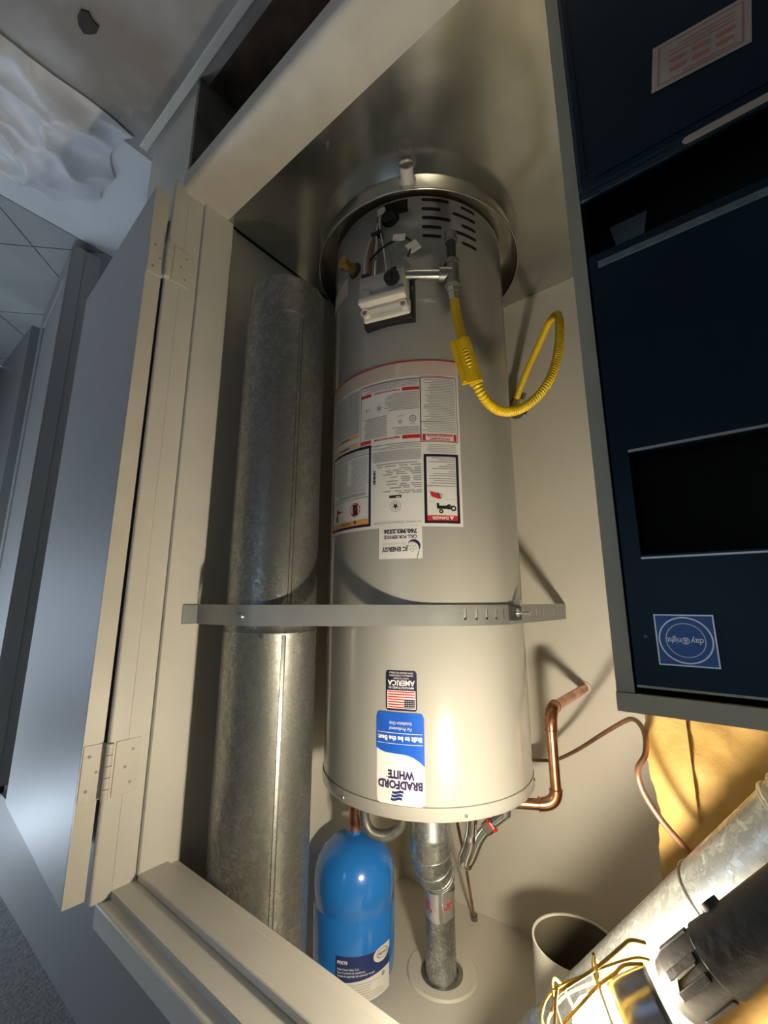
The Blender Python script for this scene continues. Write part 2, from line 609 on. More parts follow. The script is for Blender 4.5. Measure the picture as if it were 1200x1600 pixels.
# room floors: stained floor in front, a clean white strip in the doorway, tiles laid at 45 degrees beyond
struct(MB().box(-2.2, 1.34, -2.0, 0.44, RF - 0.05, RF), 'floor', 'dirty_floor')
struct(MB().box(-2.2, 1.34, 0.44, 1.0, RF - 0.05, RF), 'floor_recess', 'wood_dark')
struct(MB().box(1.34, 1.895, -2.0, 2.1, RF - 0.05, RF), 'floor_strip', 'clean_floor')
tiles = struct(MB().box(1.895, 3.42, -2.0, 2.1, RF - 0.05, RF - 0.004), 'floor_tiled', 'grout')
# tile edges: x+y = 2.385 + k*.467*sqrt2, x-y = 1.80 + k*...
tp = 0.467
s2 = math.sqrt(2)
for a in range(-6, 6):
    for b in range(-6, 6):
        u0 = 2.385 / s2 + a * tp
        v0 = 1.80 / s2 + b * tp
        corners = []
        for du, dv in ((0, 0), (1, 0), (1, 1), (0, 1)):
            u = u0 + (tp * du - (0.003 if du else -0.003))
            v = v0 + (tp * dv - (0.003 if dv else -0.003))
            corners.append(((u + v) / s2, (u - v) / s2))

        def clip(pl, ax, val, keep_gt):
            out = []
            for i in range(len(pl)):
                p, q = pl[i], pl[(i + 1) % len(pl)]
                ip = (p[ax] >= val) == keep_gt
                iq = (q[ax] >= val) == keep_gt
                if ip:
                    out.append(p)
                if ip != iq:
                    t = (val - p[ax]) / (q[ax] - p[ax])
                    out.append((p[0] + (q[0] - p[0]) * t, p[1] + (q[1] - p[1]) * t))
            return out
        for ax, val, k in ((0, 1.90, True), (0, 3.40, False), (1, -0.6, True), (1, 1.2, False)):
            corners = clip(corners, ax, val, k)
            if len(corners) < 3:
                break
        if len(corners) >= 3:
            MB().prism(corners, 2, RF - 0.004, RF).build('tile', 'tile', tiles)

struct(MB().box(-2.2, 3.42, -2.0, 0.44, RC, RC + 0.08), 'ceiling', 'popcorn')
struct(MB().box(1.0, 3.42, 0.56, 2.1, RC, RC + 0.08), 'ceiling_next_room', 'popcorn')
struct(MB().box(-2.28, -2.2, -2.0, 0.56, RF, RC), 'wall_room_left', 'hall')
# rear wall with window opening, right wall with window opening
wr = MB()
wr.box(-2.2, -0.4, -2.08, -2.0, RF, RC).box(0.7, 3.42, -2.08, -2.0, RF, RC)
wr.box(-0.4, 0.7, -2.08, -2.0, RF, -0.5).box(-0.4, 0.7, -2.08, -2.0, 0.55, RC)
struct(wr, 'wall_rear', 'hall')
wx = MB()
wx.box(3.42, 3.5, -2.0, -1.35, RF, RC).box(3.42, 3.5, -0.15, 2.1, RF, RC)
wx.box(3.42, 3.5, -1.35, -0.15, RF, -0.3).box(3.42, 3.5, -1.35, -0.15, 0.6, RC)
struct(wx, 'wall_right', 'hall')
w1 = struct(MB().box(3.50, 3.51, -1.35, -0.15, -0.3, 0.6), 'window_1', 'pane')
f = MB()
for y in (-1.35, -0.77, -0.19):
    f.box(3.42, 3.47, y, y + 0.04, -0.3, 0.6)
f.box(3.42, 3.47, -1.35, -0.15, -0.3, -0.26).box(3.42, 3.47, -1.35, -0.15, 0.56, 0.6)
f.build('window_frame', 'white', w1)
w2 = struct(MB().box(-0.4, 0.7, -2.10, -2.09, -0.5, 0.55), 'window_2', 'pane')  # unseen window, placed so its light reaches the folded door's edge
f = MB()
for x in (-0.4, 0.13, 0.66):
    f.box(x, x + 0.04, -2.06, -2.01, -0.5, 0.55)
f.box(-0.4, 0.7, -2.06, -2.01, -0.5, -0.46).box(-0.4, 0.7, -2.06, -2.01, 0.51, 0.55)
f.build('window_frame', 'white', w2)
struct(MB().box(1.0, 3.5, 2.1, 2.18, RF, RC), 'wall_next_room', 'hall')
struct(MB().box(0.98, 1.0, YB + 0.1, 2.1, RF, RC), 'wall_next_room_side', 'hall')
# far wall of the next room: white casing and baseboard
struct(MB().box(3.385, 3.42, 0.57, 0.64, RF, 0.6, 0.004), 'trim_11', 'white')
struct(MB().box(3.40, 3.42, 0.72, 2.1, RF, RF + 0.09, 0.003), 'baseboard_right', 'white')
struct(MB().box(3.405, 3.42, 0.64, 0.72, RF, 0.6), 'trim_12', 'grey_trim')

# ================================================================== CLOSET DOOR
DA = R(4.0)
dux, duy = Vector((math.cos(DA), math.sin(DA), 0)), Vector((-math.sin(DA), math.cos(DA), 0))
dz = Vector((0, 0, 1))
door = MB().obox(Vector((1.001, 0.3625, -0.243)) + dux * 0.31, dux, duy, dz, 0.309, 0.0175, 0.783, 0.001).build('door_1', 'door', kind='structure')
MB().obox(Vector((1.0005, 0.3625, -0.243)), dux, duy, dz, 0.0011, 0.0172, 0.782).build('door_edge', 'door_edge', door)
for zc in (0.321, -0.83):
    hg = MB()
    hg.obox((0.9985, 0.3655, zc), dux, duy, dz, 0.0012, 0.0185, 0.05, 0.0005)
    h = hg.build('hinge', 'door_edge', door)
    h['label'] = 'painted butt hinge with six screws'
    MB().box(0.9835, 0.9862, 0.398, 0.445, zc - 0.05, zc + 0.05, 0.001).build('hinge_leaf', 'door_edge', h)
    for k in range(5):
        z = zc - 0.05 + 0.02 * k
        MB().cyl((0.984, 0.3865, z + 0.0006), (0.984, 0.3865, z + 0.0194), 0.0066, 14).build('hinge_knuckle', 'door_edge', h, smooth=40)
    for dy, zz in ((0.358, 0.03), (0.372, 0.0), (0.358, -0.03)):
        MB().cyl((0.9975, dy, zc + zz), (0.9966, dy, zc + zz), 0.0028, 10).build('screw', 'grey_print', h)
    for dy, zz in ((0.43, 0.03), (0.418, 0.0), (0.43, -0.03)):
        MB().cyl((0.9838, dy, zc + zz), (0.9828, dy, zc + zz), 0.0028, 10).build('screw', 'grey_print', h)

# the folded white door in the doorway beyond
BA = R(5.5)
bx_, by_ = Vector((math.cos(BA), math.sin(BA), 0)), Vector((-math.sin(BA), math.cos(BA), 0))
bif = MB().obox(Vector((1.905, 0.408, -0.42)) + bx_ * 0.33, bx_, by_, dz, 0.33, 0.02, 1.0, 0.001).build('door_2', 'door', kind='structure')
MB().obox(Vector((1.905, 0.4565, -0.42)) + bx_ * 0.33, bx_, by_, dz, 0.33, 0.0283, 1.0, 0.001).build('door_leaf', 'door', bif)
for xx in (0.05, 0.61):
    MB().obox(Vector((1.905, 0.385, -0.42)) + bx_ * xx, bx_, by_, dz, 0.045, 0.004, 0.99, 0.002).build('stile', 'door', bif)
for zz in (-1.36, 0.52):
    MB().obox(Vector((1.905, 0.385, zz)) + bx_ * 0.33, bx_, by_, dz, 0.235, 0.004, 0.05, 0.002).build('rail', 'door', bif)
MB().obox(Vector((1.925, 0.43, 0.595)), bx_, by_, dz, 0.015, 0.02, 0.015).build('top_bracket', 'black_plastic', bif)
MB().cyl((1.925, 0.43, 0.61), (1.925, 0.43, 0.645), 0.012, 14).build('guide_roller', 'black_plastic', bif, smooth=40)

# ================================================================== WATER HEATER
HC = (0.645, 0.989)
HR = 0.254
wh = thing('water_heater', (HC[0], HC[1], FL + 0.003), 'tall grey-beige enamelled water heater standing in the drain pan', 'water heater')
jk = MB().lathe(HC[0], HC[1], [(0.0, -1.035), (HR - 0.003, -1.035), (HR, -1.03), (HR, 0.385), (HR - 0.0012, 0.3855), (HR - 0.0012, 0.3875), (HR, 0.388)], 128)
jk.build('jacket', 'jacket', wh, smooth=30)
cap = MB().lathe(HC[0], HC[1], [(HR + 0.001, 0.388), (HR + 0.002, 0.389), (HR + 0.002, 0.410), (HR - 0.001, 0.414), (HR - 0.01, 0.415), (0.0, 0.417)], 128)
cp = cap.build('top_cap', 'jacket', wh, smooth=40)
for k in range(3):
    a = R(k * 120)
    MB().cyl((HC[0] + 0.2 * math.cos(a), HC[1] + 0.2 * math.sin(a), FL + 0.003), (HC[0] + 0.2 * math.cos(a), HC[1] + 0.2 * math.sin(a), -1.034), 0.02, 12).build('foot', 'dark_iron', wh)


def on_h(th, z, r=HR):
    return Vector((HC[0] + r * math.cos(R(th)), HC[1] + r * math.sin(R(th)), z))


def rad_h(th):
    return Vector((math.cos(R(th)), math.sin(R(th)), 0))


for th, z in ((-140.2, 0.403), (-79.9, 0.403), (164, 0.396)):
    p = on_h(th, z, HR + 0.001)
    MB().cyl(p, p + rad_h(th) * 0.003, 0.0042, 12, r2=0.003).build('screw', 'steel', cp, smooth=40)

# louvre slots of the burner door: black patches for their dark insides
SH = CylS(HC, HR, -123.0, 0.0)
for t0, t1, z in ((-143.1, -126.3, -1.019), (-137.8, -126.2, -0.9905), (-143.7, -126.3, -0.9635), (-137.9, -126.2, -0.936), (-137.7, -126.3, -0.909),
                  (-161.3, -150.4, -1.0155), (-161.3, -144.8, -0.988), (-161.3, -150.5, -0.9595), (-161.4, -145.0, -0.933), (-161.4, -150.3, -0.9055)):
    s = MB()
    rrect(s, SH, SH.x(t0), SH.x(t1), z - 0.0048, z + 0.0048, 0.0006, 0.0047)
    s.build('slot_patch', 'slot', wh)
# faint vertical seams of the burner door cover
s = MB()
sheet(s, SH, SH.x(-123.2), SH.x(-122.9), -1.03, -0.86, 0.0004)
s.build('door_seam', 'grey_print', wh)

# burner opening as a black patch for its dark inside, with igniter
bo = MB()
sheet(bo, SH, SH.x(-118.4), SH.x(-103.5), lambda x: -1.025, lambda x: -0.985, 0.0006)
disc(bo, SH, SH.x(-108.0), -0.975, 0.024, 0.0007)
win = bo.build('opening_patch', 'slot', wh)
p = on_h(-108, -0.968, HR)
MB().cyl(p, p + rad_h(-108) * 0.018, 0.018, 18).build('igniter_cap', 'black_plastic', win, smooth=40)
p = on_h(-103.5, -0.992, HR + 0.012)
MB().obox(p, rad_h(-13.5), rad_h(-103.5), dz, 0.011, 0.005, 0.011, 0.002).build('igniter_plug', 'wire_white', win)


def on_hr(th, z, o):
    return on_h(th, z, HR + o)


# pilot tube and wires from the burner to the gas valve
MB().tube([on_hr(-102, -0.975, 0.014), on_hr(-101.5, -0.93, 0.02), on_hr(-101.5, -0.77, 0.03)], 0.005, 10).build('pilot_tube', 'steel', wh, smooth=40)
MB().tube(smooth_path([on_hr(-103.5, -0.985, 0.014), on_hr(-101, -0.945, 0.02), on_hr(-96, -0.86, 0.03), on_hr(-97, -0.775, 0.042)]), 0.0026, 8).build('igniter_wire', 'wire_white', wh, smooth=40)
MB().tube(smooth_path([on_hr(-103, -0.985, 0.016), on_hr(-103.5, -0.935, 0.022), on_hr(-106, -0.87, 0.03), on_hr(-109, -0.775, 0.042)]), 0.0018, 8).build('igniter_wire', 'wire_white', wh, smooth=40)
MB().tube(smooth_path([on_hr(-103, -0.98, 0.012), on_hr(-100, -0.92, 0.02), on_hr(-98.5, -0.86, 0.028), on_hr(-99, -0.775, 0.035)]), 0.006, 8).build('thermocouple_wire', 'wire_red', wh, smooth=40)
MB().obox(on_hr(-101.5, -0.92, 0.02), rad_h(-11.5), rad_h(-101.5), dz, 0.014, 0.008, 0.006, 0.002).build('wire_clip', 'black_plastic', wh)
MB().tube(smooth_path([on_hr(-99, -0.835, 0.036), on_hr(-104, -0.855, 0.034), on_hr(-110, -0.875, 0.028), on_hr(-117, -0.885, 0.024), on_hr(-121, -0.86, 0.03), on_hr(-119, -0.815, 0.04)]), 0.0028, 8).build('sensor_wire', 'black_plastic', wh, smooth=40)


def wire_tag(th_, z_, o_, tilt, hx_, hz_):
    a_, b_, c_ = rad_h(th_ + 90), rad_h(th_), dz
    ca_, sa_ = math.cos(R(tilt)), math.sin(R(tilt))
    MB().obox(on_hr(th_, z_, o_), a_ * ca_ + c_ * sa_, b_, c_ * ca_ - a_ * sa_, hx_, 0.0012, hz_, 0.0005).build('wire_tag', 'wire_white', wh)


wire_tag(-114.5, -0.883, 0.030, -8, 0.016, 0.009)
wire_tag(-121.5, -0.845, 0.036, 32, 0.015, 0.014)

# gas control valve
GV = -107.0
gx, gy = rad_h(GV + 90), rad_h(GV)
gc = on_h(GV, 0.0, HR)


def gpt(x, y, z):
    """x to the viewer's right, y out of the tank, z height"""
    return gc + gx * x + gy * y + dz * z


def gbox(x0, x1, y0, y1, z0, z1, bev=0.002):
    return MB().obox(gpt((x0 + x1) / 2, (y0 + y1) / 2, (z0 + z1) / 2), gx, gy, dz, (x1 - x0) / 2, (y1 - y0) / 2, (z1 - z0) / 2, bev)


gv = gbox(-0.066, 0.062, -0.014, 0.014, -0.775, -0.662, 0.003).build('gas_valve', 'black_plastic', wh)
gv['label'] = 'grey and white gas control valve with black dial'
gbox(-0.058, 0.058, 0.0, 0.055, -0.772, -0.702, 0.004).build('front_housing', 'valve_grey', gv, smooth=40)
gbox(-0.059, 0.059, 0.036, 0.059, -0.716, -0.698, 0.004).build('front_ridge', 'valve_white', gv, smooth=40)
gbox(-0.057, 0.057, 0.010, 0.040, -0.712, -0.690, 0.002).build('cover_groove', 'valve_grey', gv, smooth=40)
gbox(-0.060, 0.060, 0.000, 0.024, -0.712, -0.674, 0.005).build('rear_ridge', 'valve_white', gv, smooth=40)
for sx in (-0.049, 0.049):
    MB().cyl(gpt(sx, 0.018, -0.69), gpt(sx, 0.040, -0.686), 0.010, 14).build('screw_post', 'valve_white', gv, smooth=40)
    MB().cyl(gpt(sx, 0.0398, -0.686), gpt(sx, 0.0408, -0.686), 0.006, 12).build('screw', 'iron', gv)
k = MB().cyl(gpt(-0.029, 0.054, -0.745), gpt(-0.029, 0.066, -0.745), 0.0185, 28).build('temperature_dial', 'black_plastic', gv, smooth=40)
MB().obox(gpt(-0.029, 0.067, -0.745), gx, gy, dz, 0.0025, 0.003, 0.014, 0.001).build('dial_grip', 'black_plastic', k)
gbox(-0.036, -0.024, 0.035, 0.05, -0.784, -0.770).build('dial_pointer', 'black_plastic', gv)
gbox(0.028, 0.048, 0.052, 0.0575, -0.732, -0.716, 0.001).build('status_window', 'steel', gv)
gbox(0.034, 0.053, 0.030, 0.052, -0.784, -0.770, 0.001).build('wire_socket', 'black_plastic', gv)

# brass drain valve and small plate beside it
dv = MB().cyl(on_h(-82.5, -0.872, HR), on_h(-82.5, -0.872, HR + 0.03), 0.013, 16).build('drain_valve', 'brass', wh, smooth=40)
MB().cyl(on_h(-82.5, -0.872, HR + 0.03), on_h(-82.5, -0.872, HR + 0.045), 0.017, 8).build('drain_cap', 'brass', dv, smooth=30)
MB().cyl(on_h(-82.5, -0.872, HR), on_h(-82.5, -0.872, HR + 0.004), 0.021, 20).build('drain_washer', 'dark_iron', dv)
s = MB()
sheet(s, SH, SH.x(-75.5), SH.x(-50), -0.872, -0.815, 0.0006)
pl = s.build('access_plate', 'cream', wh)
s = MB()
frame(s, SH, SH.x(-75.5), SH.x(-50), -0.872, -0.815, 0.0015, 0.0009)
s.build('plate_border', 'grey_print', pl)

# ---- brand label
s = MB()
xa, xb = SH.x(-122.6), SH.x(-100.2)
za, zb = 0.220, 0.388
rrect(s, SH, xa, xb, za, zb, 0.0006, 0.009)
lab = s.build('brand_label', 'white', wh)
lab['label'] = 'white and blue brand label with rounded corners'
s = MB()
xm = lambda x: (x - xa) / (xb - xa)      # 0 left .. 1 right as read


WK = [(0.0, 0.3175), (0.1, 0.309), (0.2, 0.303), (0.3, 0.2993), (0.4, 0.2974), (0.6, 0.2966), (0.8, 0.2958), (0.9, 0.2935), (1.0, 0.2890)]


def wave(x):
    t = min(1, max(0, xm(x)))
    for (t0, z0_), (t1, z1_) in zip(WK, WK[1:]):
        if t <= t1:
            return z0_ + (z1_ - z0_) * (t - t0) / (t1 - t0)
    return WK[-1][1]


def lowc(x, r=0.009):
    d = min(x - xa, xb - x)
    return za + (0 if d >= r else r - math.sqrt(max(0, r * r - (r - d) ** 2)))


sheet(s, SH, xa, xb, lowc, wave, 0.0009, 40)
s.build('blue_field', 'blue', lab)
s = MB()
sheet(s, SH, xa + 0.003, xb - 0.003, 0.2582, 0.2592, 0.0012)
sheet(s, SH, xa + 0.003, xb - 0.003, 0.2782, 0.2790, 0.0012)
text(s, SH, 'Built to be the Best', (xa + xb) / 2, 0.2645, 0.0125, 0.0012, 'CENTER', width=0.091, bold=0.0005)
text(s, SH, 'For Professional', (xa + xb) / 2 - 0.002, 0.2475, 0.009, 0.0012, 'CENTER', width=0.047, shear=0.25)
text(s, SH, 'Installation Only', (xa + xb) / 2 - 0.002, 0.2375, 0.009, 0.0012, 'CENTER', width=0.047, shear=0.25)
s.build('lettering', 'white', lab)
s = MB()
text(s, SH, 'BRADFORD', (xa + xb) / 2, 0.3455, 0.020, 0.0012, 'CENTER', width=0.091, bold=0.0009)
text(s, SH, 'WHITE', (xa + xb) / 2 - 0.002, 0.3275, 0.020, 0.0012, 'CENTER', width=0.054, bold=0.0009)
disc(s, SH, (xa + xb) / 2 + 0.027, 0.3395, 0.0011, 0.0012)
s.build('lettering', 'purple', lab)
s = MB()
for k in range(3):
    zc = 0.363 + 0.0062 * k
    xc = (xa + xb) / 2 + 0.004 + 0.0015 * k
    sheet(s, SH, xc - 0.0115, xc + 0.0115, lambda x, zc=zc, xc=xc: zc + 0.0016 * math.sin((x - xc) * 250), lambda x, zc=zc, xc=xc: zc + 0.0045 + 0.0016 * math.sin((x - xc) * 250), 0.0012, 12)
s.build('flag_logo', 'navy2', lab)

# ---- flag label
s = MB()
xa, xb, za, zb = SH.x(-119.6), SH.x(-104.9), 0.1395, 0.2165
rrect(s, SH, xa, xb, za, zb, 0.0006, 0.004)
lab = s.build('flag_label', 'navy', wh)
lab['label'] = 'dark blue label with a striped flag'
s = MB()
fx0, fx1, fz0, fz1 = xa + 0.003, xb - 0.003, 0.178, 0.2125
sheet(s, SH, fx0, fx1, fz0, fz1, 0.0009)
text(s, SH, 'MANUFACTURED IN', (xa + xb) / 2, 0.1705, 0.0062, 0.0009, 'CENTER', width=0.052, bold=0.0001)
text(s, SH, 'AMERICA', (xa + xb) / 2, 0.1585, 0.0145, 0.0009, 'CENTER', width=0.057, bold=0.0004)
text(s, SH, 'USING THE FINEST', (xa + xb) / 2, 0.1528, 0.005, 0.0009, 'CENTER', width=0.032)
text(s, SH, 'MATERIALS & COMPONENTS', (xa + xb) / 2, 0.1473, 0.005, 0.0009, 'CENTER', width=0.05)
text(s, SH, 'FROM AROUND THE WORLD', (xa + xb) / 2, 0.1420, 0.005, 0.0009, 'CENTER', width=0.05)
s.build('lettering', 'white', lab)
s = MB()
sh = (fz1 - fz0 - 0.003) / 13
for k in range(0, 13, 2):
    z1 = fz1 - 0.0015 - k * sh
    sheet(s, SH, fx0 + (0.024 if k < 7 else 0.0015), fx1 - 0.0015, z1 - sh, z1, 0.0012)
s.build('flag_stripes', 'red', lab)
s = MB()
sheet(s, SH, fx0 + 0.0015, fx0 + 0.0235, fz1 - 0.0015 - 7 * sh, fz1 - 0.0015, 0.0012)
s.build('flag_canton', 'navy', lab)
s = MB()
for r_ in range(5):
    for c_ in range(6):
        disc(s, SH, fx0 + 0.0035 + c_ * 0.0036, fz1 - 0.0035 - r_ * 0.0037, 0.0008, 0.0015, 6)
s.build('flag_stars', 'white', lab)

# ---- service sticker
s = MB()
xa, xb, za, zb = SH.x(-123.3), SH.x(-101.1), -0.163, -0.091
sheet(s, SH, xa, xb, za, zb, 0.0010)
lab = s.build('service_sticker', 'white', wh)
lab['label'] = 'white service sticker with phone number'
s = MB()
text(s, SH, '760.983.2326', xa + 0.011, -0.1555, 0.0125, 0.0013, 'LEFT', width=0.075, bold=0.0006)
text(s, SH, 'CALL FOR SERVICE', xa + 0.011, -0.1425, 0.0105, 0.0013, 'LEFT', width=0.074, bold=0.0003)
text(s, SH, 'JC ENERGY', xa + 0.032, -0.1165, 0.0135, 0.0013, 'LEFT', width=0.060, bold=0.0005)
s.build('lettering', 'navy', lab)
s = MB()
text(s, SH, 'S O L U T I O N S', xa + 0.036, -0.1265, 0.0062, 0.0013, 'LEFT', width=0.053)
s.build('lettering', 'grey_print', lab)
s = MB()
for k in range(10):
    a0, a1 = R(40 + k * 17), R(40 + (k + 1) * 17)
    w0 = 0.003 * math.sin(PI * k / 10) + 0.0003
    w1 = 0.003 * math.sin(PI * (k + 1) / 10) + 0.0003
    cx_, cz_ = xa + 0.020, -0.116
    poly(s, SH, [(cx_ + (0.014 + w0) * math.cos(a0), cz_ - (0.014 + w0) * math.sin(a0)), (cx_ + (0.014 + w1) * math.cos(a1), cz_ - (0.014 + w1) * math.sin(a1)),
                 (cx_ + (0.014 - w1) * math.cos(a1), cz_ - (0.014 - w1) * math.sin(a1)), (cx_ + (0.014 - w0) * math.cos(a0), cz_ - (0.014 - w0) * math.sin(a0))], 0.0013)
s.build('logo_swoosh', 'purple', lab)
s = MB()
for a in (20, 92, 164, 236, 308):
    disc(s, SH, xa + 0.022 + 0.0065 * math.cos(R(a)), -0.1165 + 0.0065 * math.sin(R(a)), 0.0042, 0.0013, 14, rin=0.0034)
s.build('logo_petals', 'grey_print', lab)
s = MB()
for k in range(5):
    poly(s, SH, [(xa + 0.006 + k * 0.001, -0.108 + k * 0.0035), (xa + 0.0085 + k * 0.001, -0.108 + k * 0.0035), (xa + 0.0095 + k * 0.001, -0.104 + k * 0.0035), (xa + 0.007 + k * 0.001, -0.104 + k * 0.0035)], 0.0013)
s.build('logo_leaf', 'teal', lab)

# ---- big instruction label
s = MB()
XL, XR = SH.x(-144.2), SH.x(-57.5)
sheet(s, SH, XL, XR, -0.5615, -0.1605, 0.0006)
lab = s.build('instruction_label', 'white', wh)
lab['label'] = 'large white instruction label with danger panel and rows of fine print'
L_cream, L_red, L_navy, L_black, L_grey, L_lgrey, L_white, L_orange, L_peach, L_pink = [MB() for _ in range(10)]
o1, o2, o3 = 0.0009, 0.0012, 0.0015
# lower strip: beige print above the red edge line
sheet(L_cream, SH, XL + 0.001, XR, -0.5575, -0.521, o1)
sheet(L_red, SH, XL, XR, -0.5615, -0.5582, o2)
lines(L_pink, SH, SH.x(-143), SH.x(-112), -0.523, -0.556, 0.0035, 0.0011, o2, 0.1)
lines(L_pink, SH, SH.x(-110.5), SH.x(-60), -0.523, -0.556, 0.0035, 0.0011, o2, 0.1)
sheet(L_red, SH, SH.x(-143), SH.x(-124), -0.5185, -0.5172, o2)
# three lower columns
frame(L_black, SH, SH.x(-143.0), SH.x(-123.6), -0.5155, -0.3555, 0.0012, o1)
frame(L_black, SH, SH.x(-123.6), SH.x(-89.0), -0.5155, -0.3555, 0.0010, o1)
sheet(L_black, SH, SH.x(-143.0), SH.x(-123.6), -0.4055, -0.4045, o1)
frame(L_red, SH, SH.x(-142.2), SH.x(-124.4), -0.3745, -0.358, 0.0012, o1)
sheet(L_red, SH, SH.x(-142.2), SH.x(-140.6), -0.3745, -0.358, o1)
sheet(L_red, SH, SH.x(-126.0), SH.x(-124.4), -0.3745, -0.358, o1)
text(L_red, SH, 'FOR YOUR SAFETY', SH.x(-133.3), -0.3650, 0.0062, o2, 'CENTER', width=0.048, bold=0.0002)
text(L_red, SH, 'READ BEFORE OPERATING', SH.x(-133.3), -0.3725, 0.0062, o2, 'CENTER', width=0.058, bold=0.0002)
lines(L_grey, SH, SH.x(-142), SH.x(-124.8), -0.379, -0.402, 0.0042, 0.0016, o1, 0.15)
lines(L_grey, SH, SH.x(-142), SH.x(-124.8), -0.409, -0.513, 0.0040, 0.0016, o1, 0.3)
for z0, z1, body in ((-0.3745, -0.3655, 'OPERATING INSTRUCTIONS'), (-0.4935, -0.4855, 'TO TURN OFF GAS TO APPLIANCE')):
    sheet(L_red, SH, SH.x(-123.2), SH.x(-114.0), z0, z1, o1)
    sheet(L_red, SH, SH.x(-96.0), SH.x(-89.4), z0, z1, o1)
    text(L_red, SH, body, SH.x(-105.5), z0 + 0.002, 0.0062, o2, 'CENTER', width=0.066, bold=0.0002)
lines(L_grey, SH, SH.x(-122.8), SH.x(-90), -0.497, -0.514, 0.0038, 0.0015, o1, 0.2)
lines(L_grey, SH, SH.x(-122.8), SH.x(-107), -0.378, -0.398, 0.0038, 0.0015, o1, 0.3)
lines(L_grey, SH, SH.x(-105.5), SH.x(-90), -0.378, -0.43, 0.0038, 0.0015, o1, 0.2)
lines(L_grey, SH, SH.x(-122.8), SH.x(-104), -0.438, -0.484, 0.0038, 0.0015, o1, 0.3)
disc(L_grey, SH, SH.x(-119.5), -0.414, 0.0085, o1, 20, rin=0.0055)
disc(L_grey, SH, SH.x(-119.5), -0.414, 0.003, o1, 12)
disc(L_grey, SH, SH.x(-113.0), -0.408, 0.0045, o1, 12, rin=0.002)
text(L_grey, SH, 'PILOT', SH.x(-113.0), -0.425, 0.0065, o1, 'CENTER')
text(L_grey, SH, 'ON', SH.x(-119.5), -0.4035, 0.0065, o1, 'CENTER')
for k in range(8):
    a = R(k * 45 + 10)
    cx_, cz_ = SH.x(-101), -0.450
    poly(L_grey, SH, [(cx_ - 0.002 * math.sin(a), cz_ + 0.002 * math.cos(a)), (cx_ + 0.011 * math.cos(a), cz_ + 0.011 * math.sin(a)), (cx_ + 0.002 * math.sin(a), cz_ - 0.002 * math.cos(a))], o1)
text(L_grey, SH, 'A B', SH.x(-94), -0.455, 0.010, o1, 'CENTER')
# right lower column with peach bands
sheet(L_peach, SH, SH.x(-88), XR, -0.3765, -0.3665, o1)
sheet(L_peach, SH, SH.x(-88), XR, -0.4000, -0.3890, o1)
lines(L_black, SH, SH.x(-80), SH.x(-70), -0.370, -0.376, 0.004, 0.0022, o2, 0.1)
lines(L_black, SH, SH.x(-80), SH.x(-70), -0.393, -0.399, 0.004, 0.0022, o2, 0.1)
lines(L_grey, SH, SH.x(-88), XR - 0.002, -0.403, -0.514, 0.0036, 0.0017, o1, 0.25)
# danger panel (upper, as read at the left)
frame(L_navy, SH, SH.x(-142.7), SH.x(-124.7), -0.3265, -0.1675, 0.0062, o1)
sheet(L_navy, SH, SH.x(-142), SH.x(-125.4), -0.2525, -0.2515, o1)
sheet(L_red, SH, SH.x(-141.4), SH.x(-126.0), -0.1850, -0.1735, o1)
text(L_white, SH, 'DANGER', SH.x(-132.5), -0.1826, 0.0092, o2, 'CENTER', width=0.036, bold=0.0003)
poly(L_white, SH, [(SH.x(-139.4), -0.1835), (SH.x(-137.0), -0.1835), (SH.x(-138.2), -0.1752)], o2)
# scald pictogram: tap and hand
sheet(L_black, SH, SH.x(-137.5), SH.x(-131), -0.207, -0.200, o1)
disc(L_black, SH, SH.x(-139.3), -0.2015, 0.0065, o1, 16, rin=0.003)
disc(L_black, SH, SH.x(-133.0), -0.1945, 0.005, o1, 14, rin=0.002)
disc(L_black, SH, SH.x(-137.0), -0.2045, 0.006, o1, 14, rin=0.003)
sheet(L_black, SH, SH.x(-132.0), SH.x(-130.8), -0.213, -0.203, o1)
poly(L_red, SH, [(SH.x(-127.5), -0.240), (SH.x(-130.5), -0.236), (SH.x(-133.5), -0.224), (SH.x(-132.0), -0.222), (SH.x(-128.2), -0.228)], o2)
for k in range(4):
    poly(L_black, SH, [(SH.x(-131.0 - 0.3 * k), -0.2360 + 0.002 * k), (SH.x(-135.0 + 0.5 * k), -0.2300 + 0.0045 * k), (SH.x(-131.0 - 0.3 * k), -0.2345 + 0.002 * k)], o3)
sheet(L_lgrey, SH, SH.x(-141), SH.x(-135), -0.2225, -0.2217, o1)
sheet(L_lgrey, SH, SH.x(-130), SH.x(-126.4), -0.2165, -0.2157, o1)
for z, wd in ((-0.2575, 0.9), (-0.263, 0.8), (-0.268, 0.95), (-0.2745, 0.92), (-0.2795, 0.8), (-0.2845, 0.25), (-0.291, 0.85), (-0.296, 0.6), (-0.301, 0.3), (-0.307, 0.95), (-0.312, 0.6), (-0.3165, 0.85)):
    x0 = SH.x(-141)
    sheet(L_grey, SH, x0, x0 + (SH.x(-126.6) - x0) * wd, z - 0.002, z, o1)
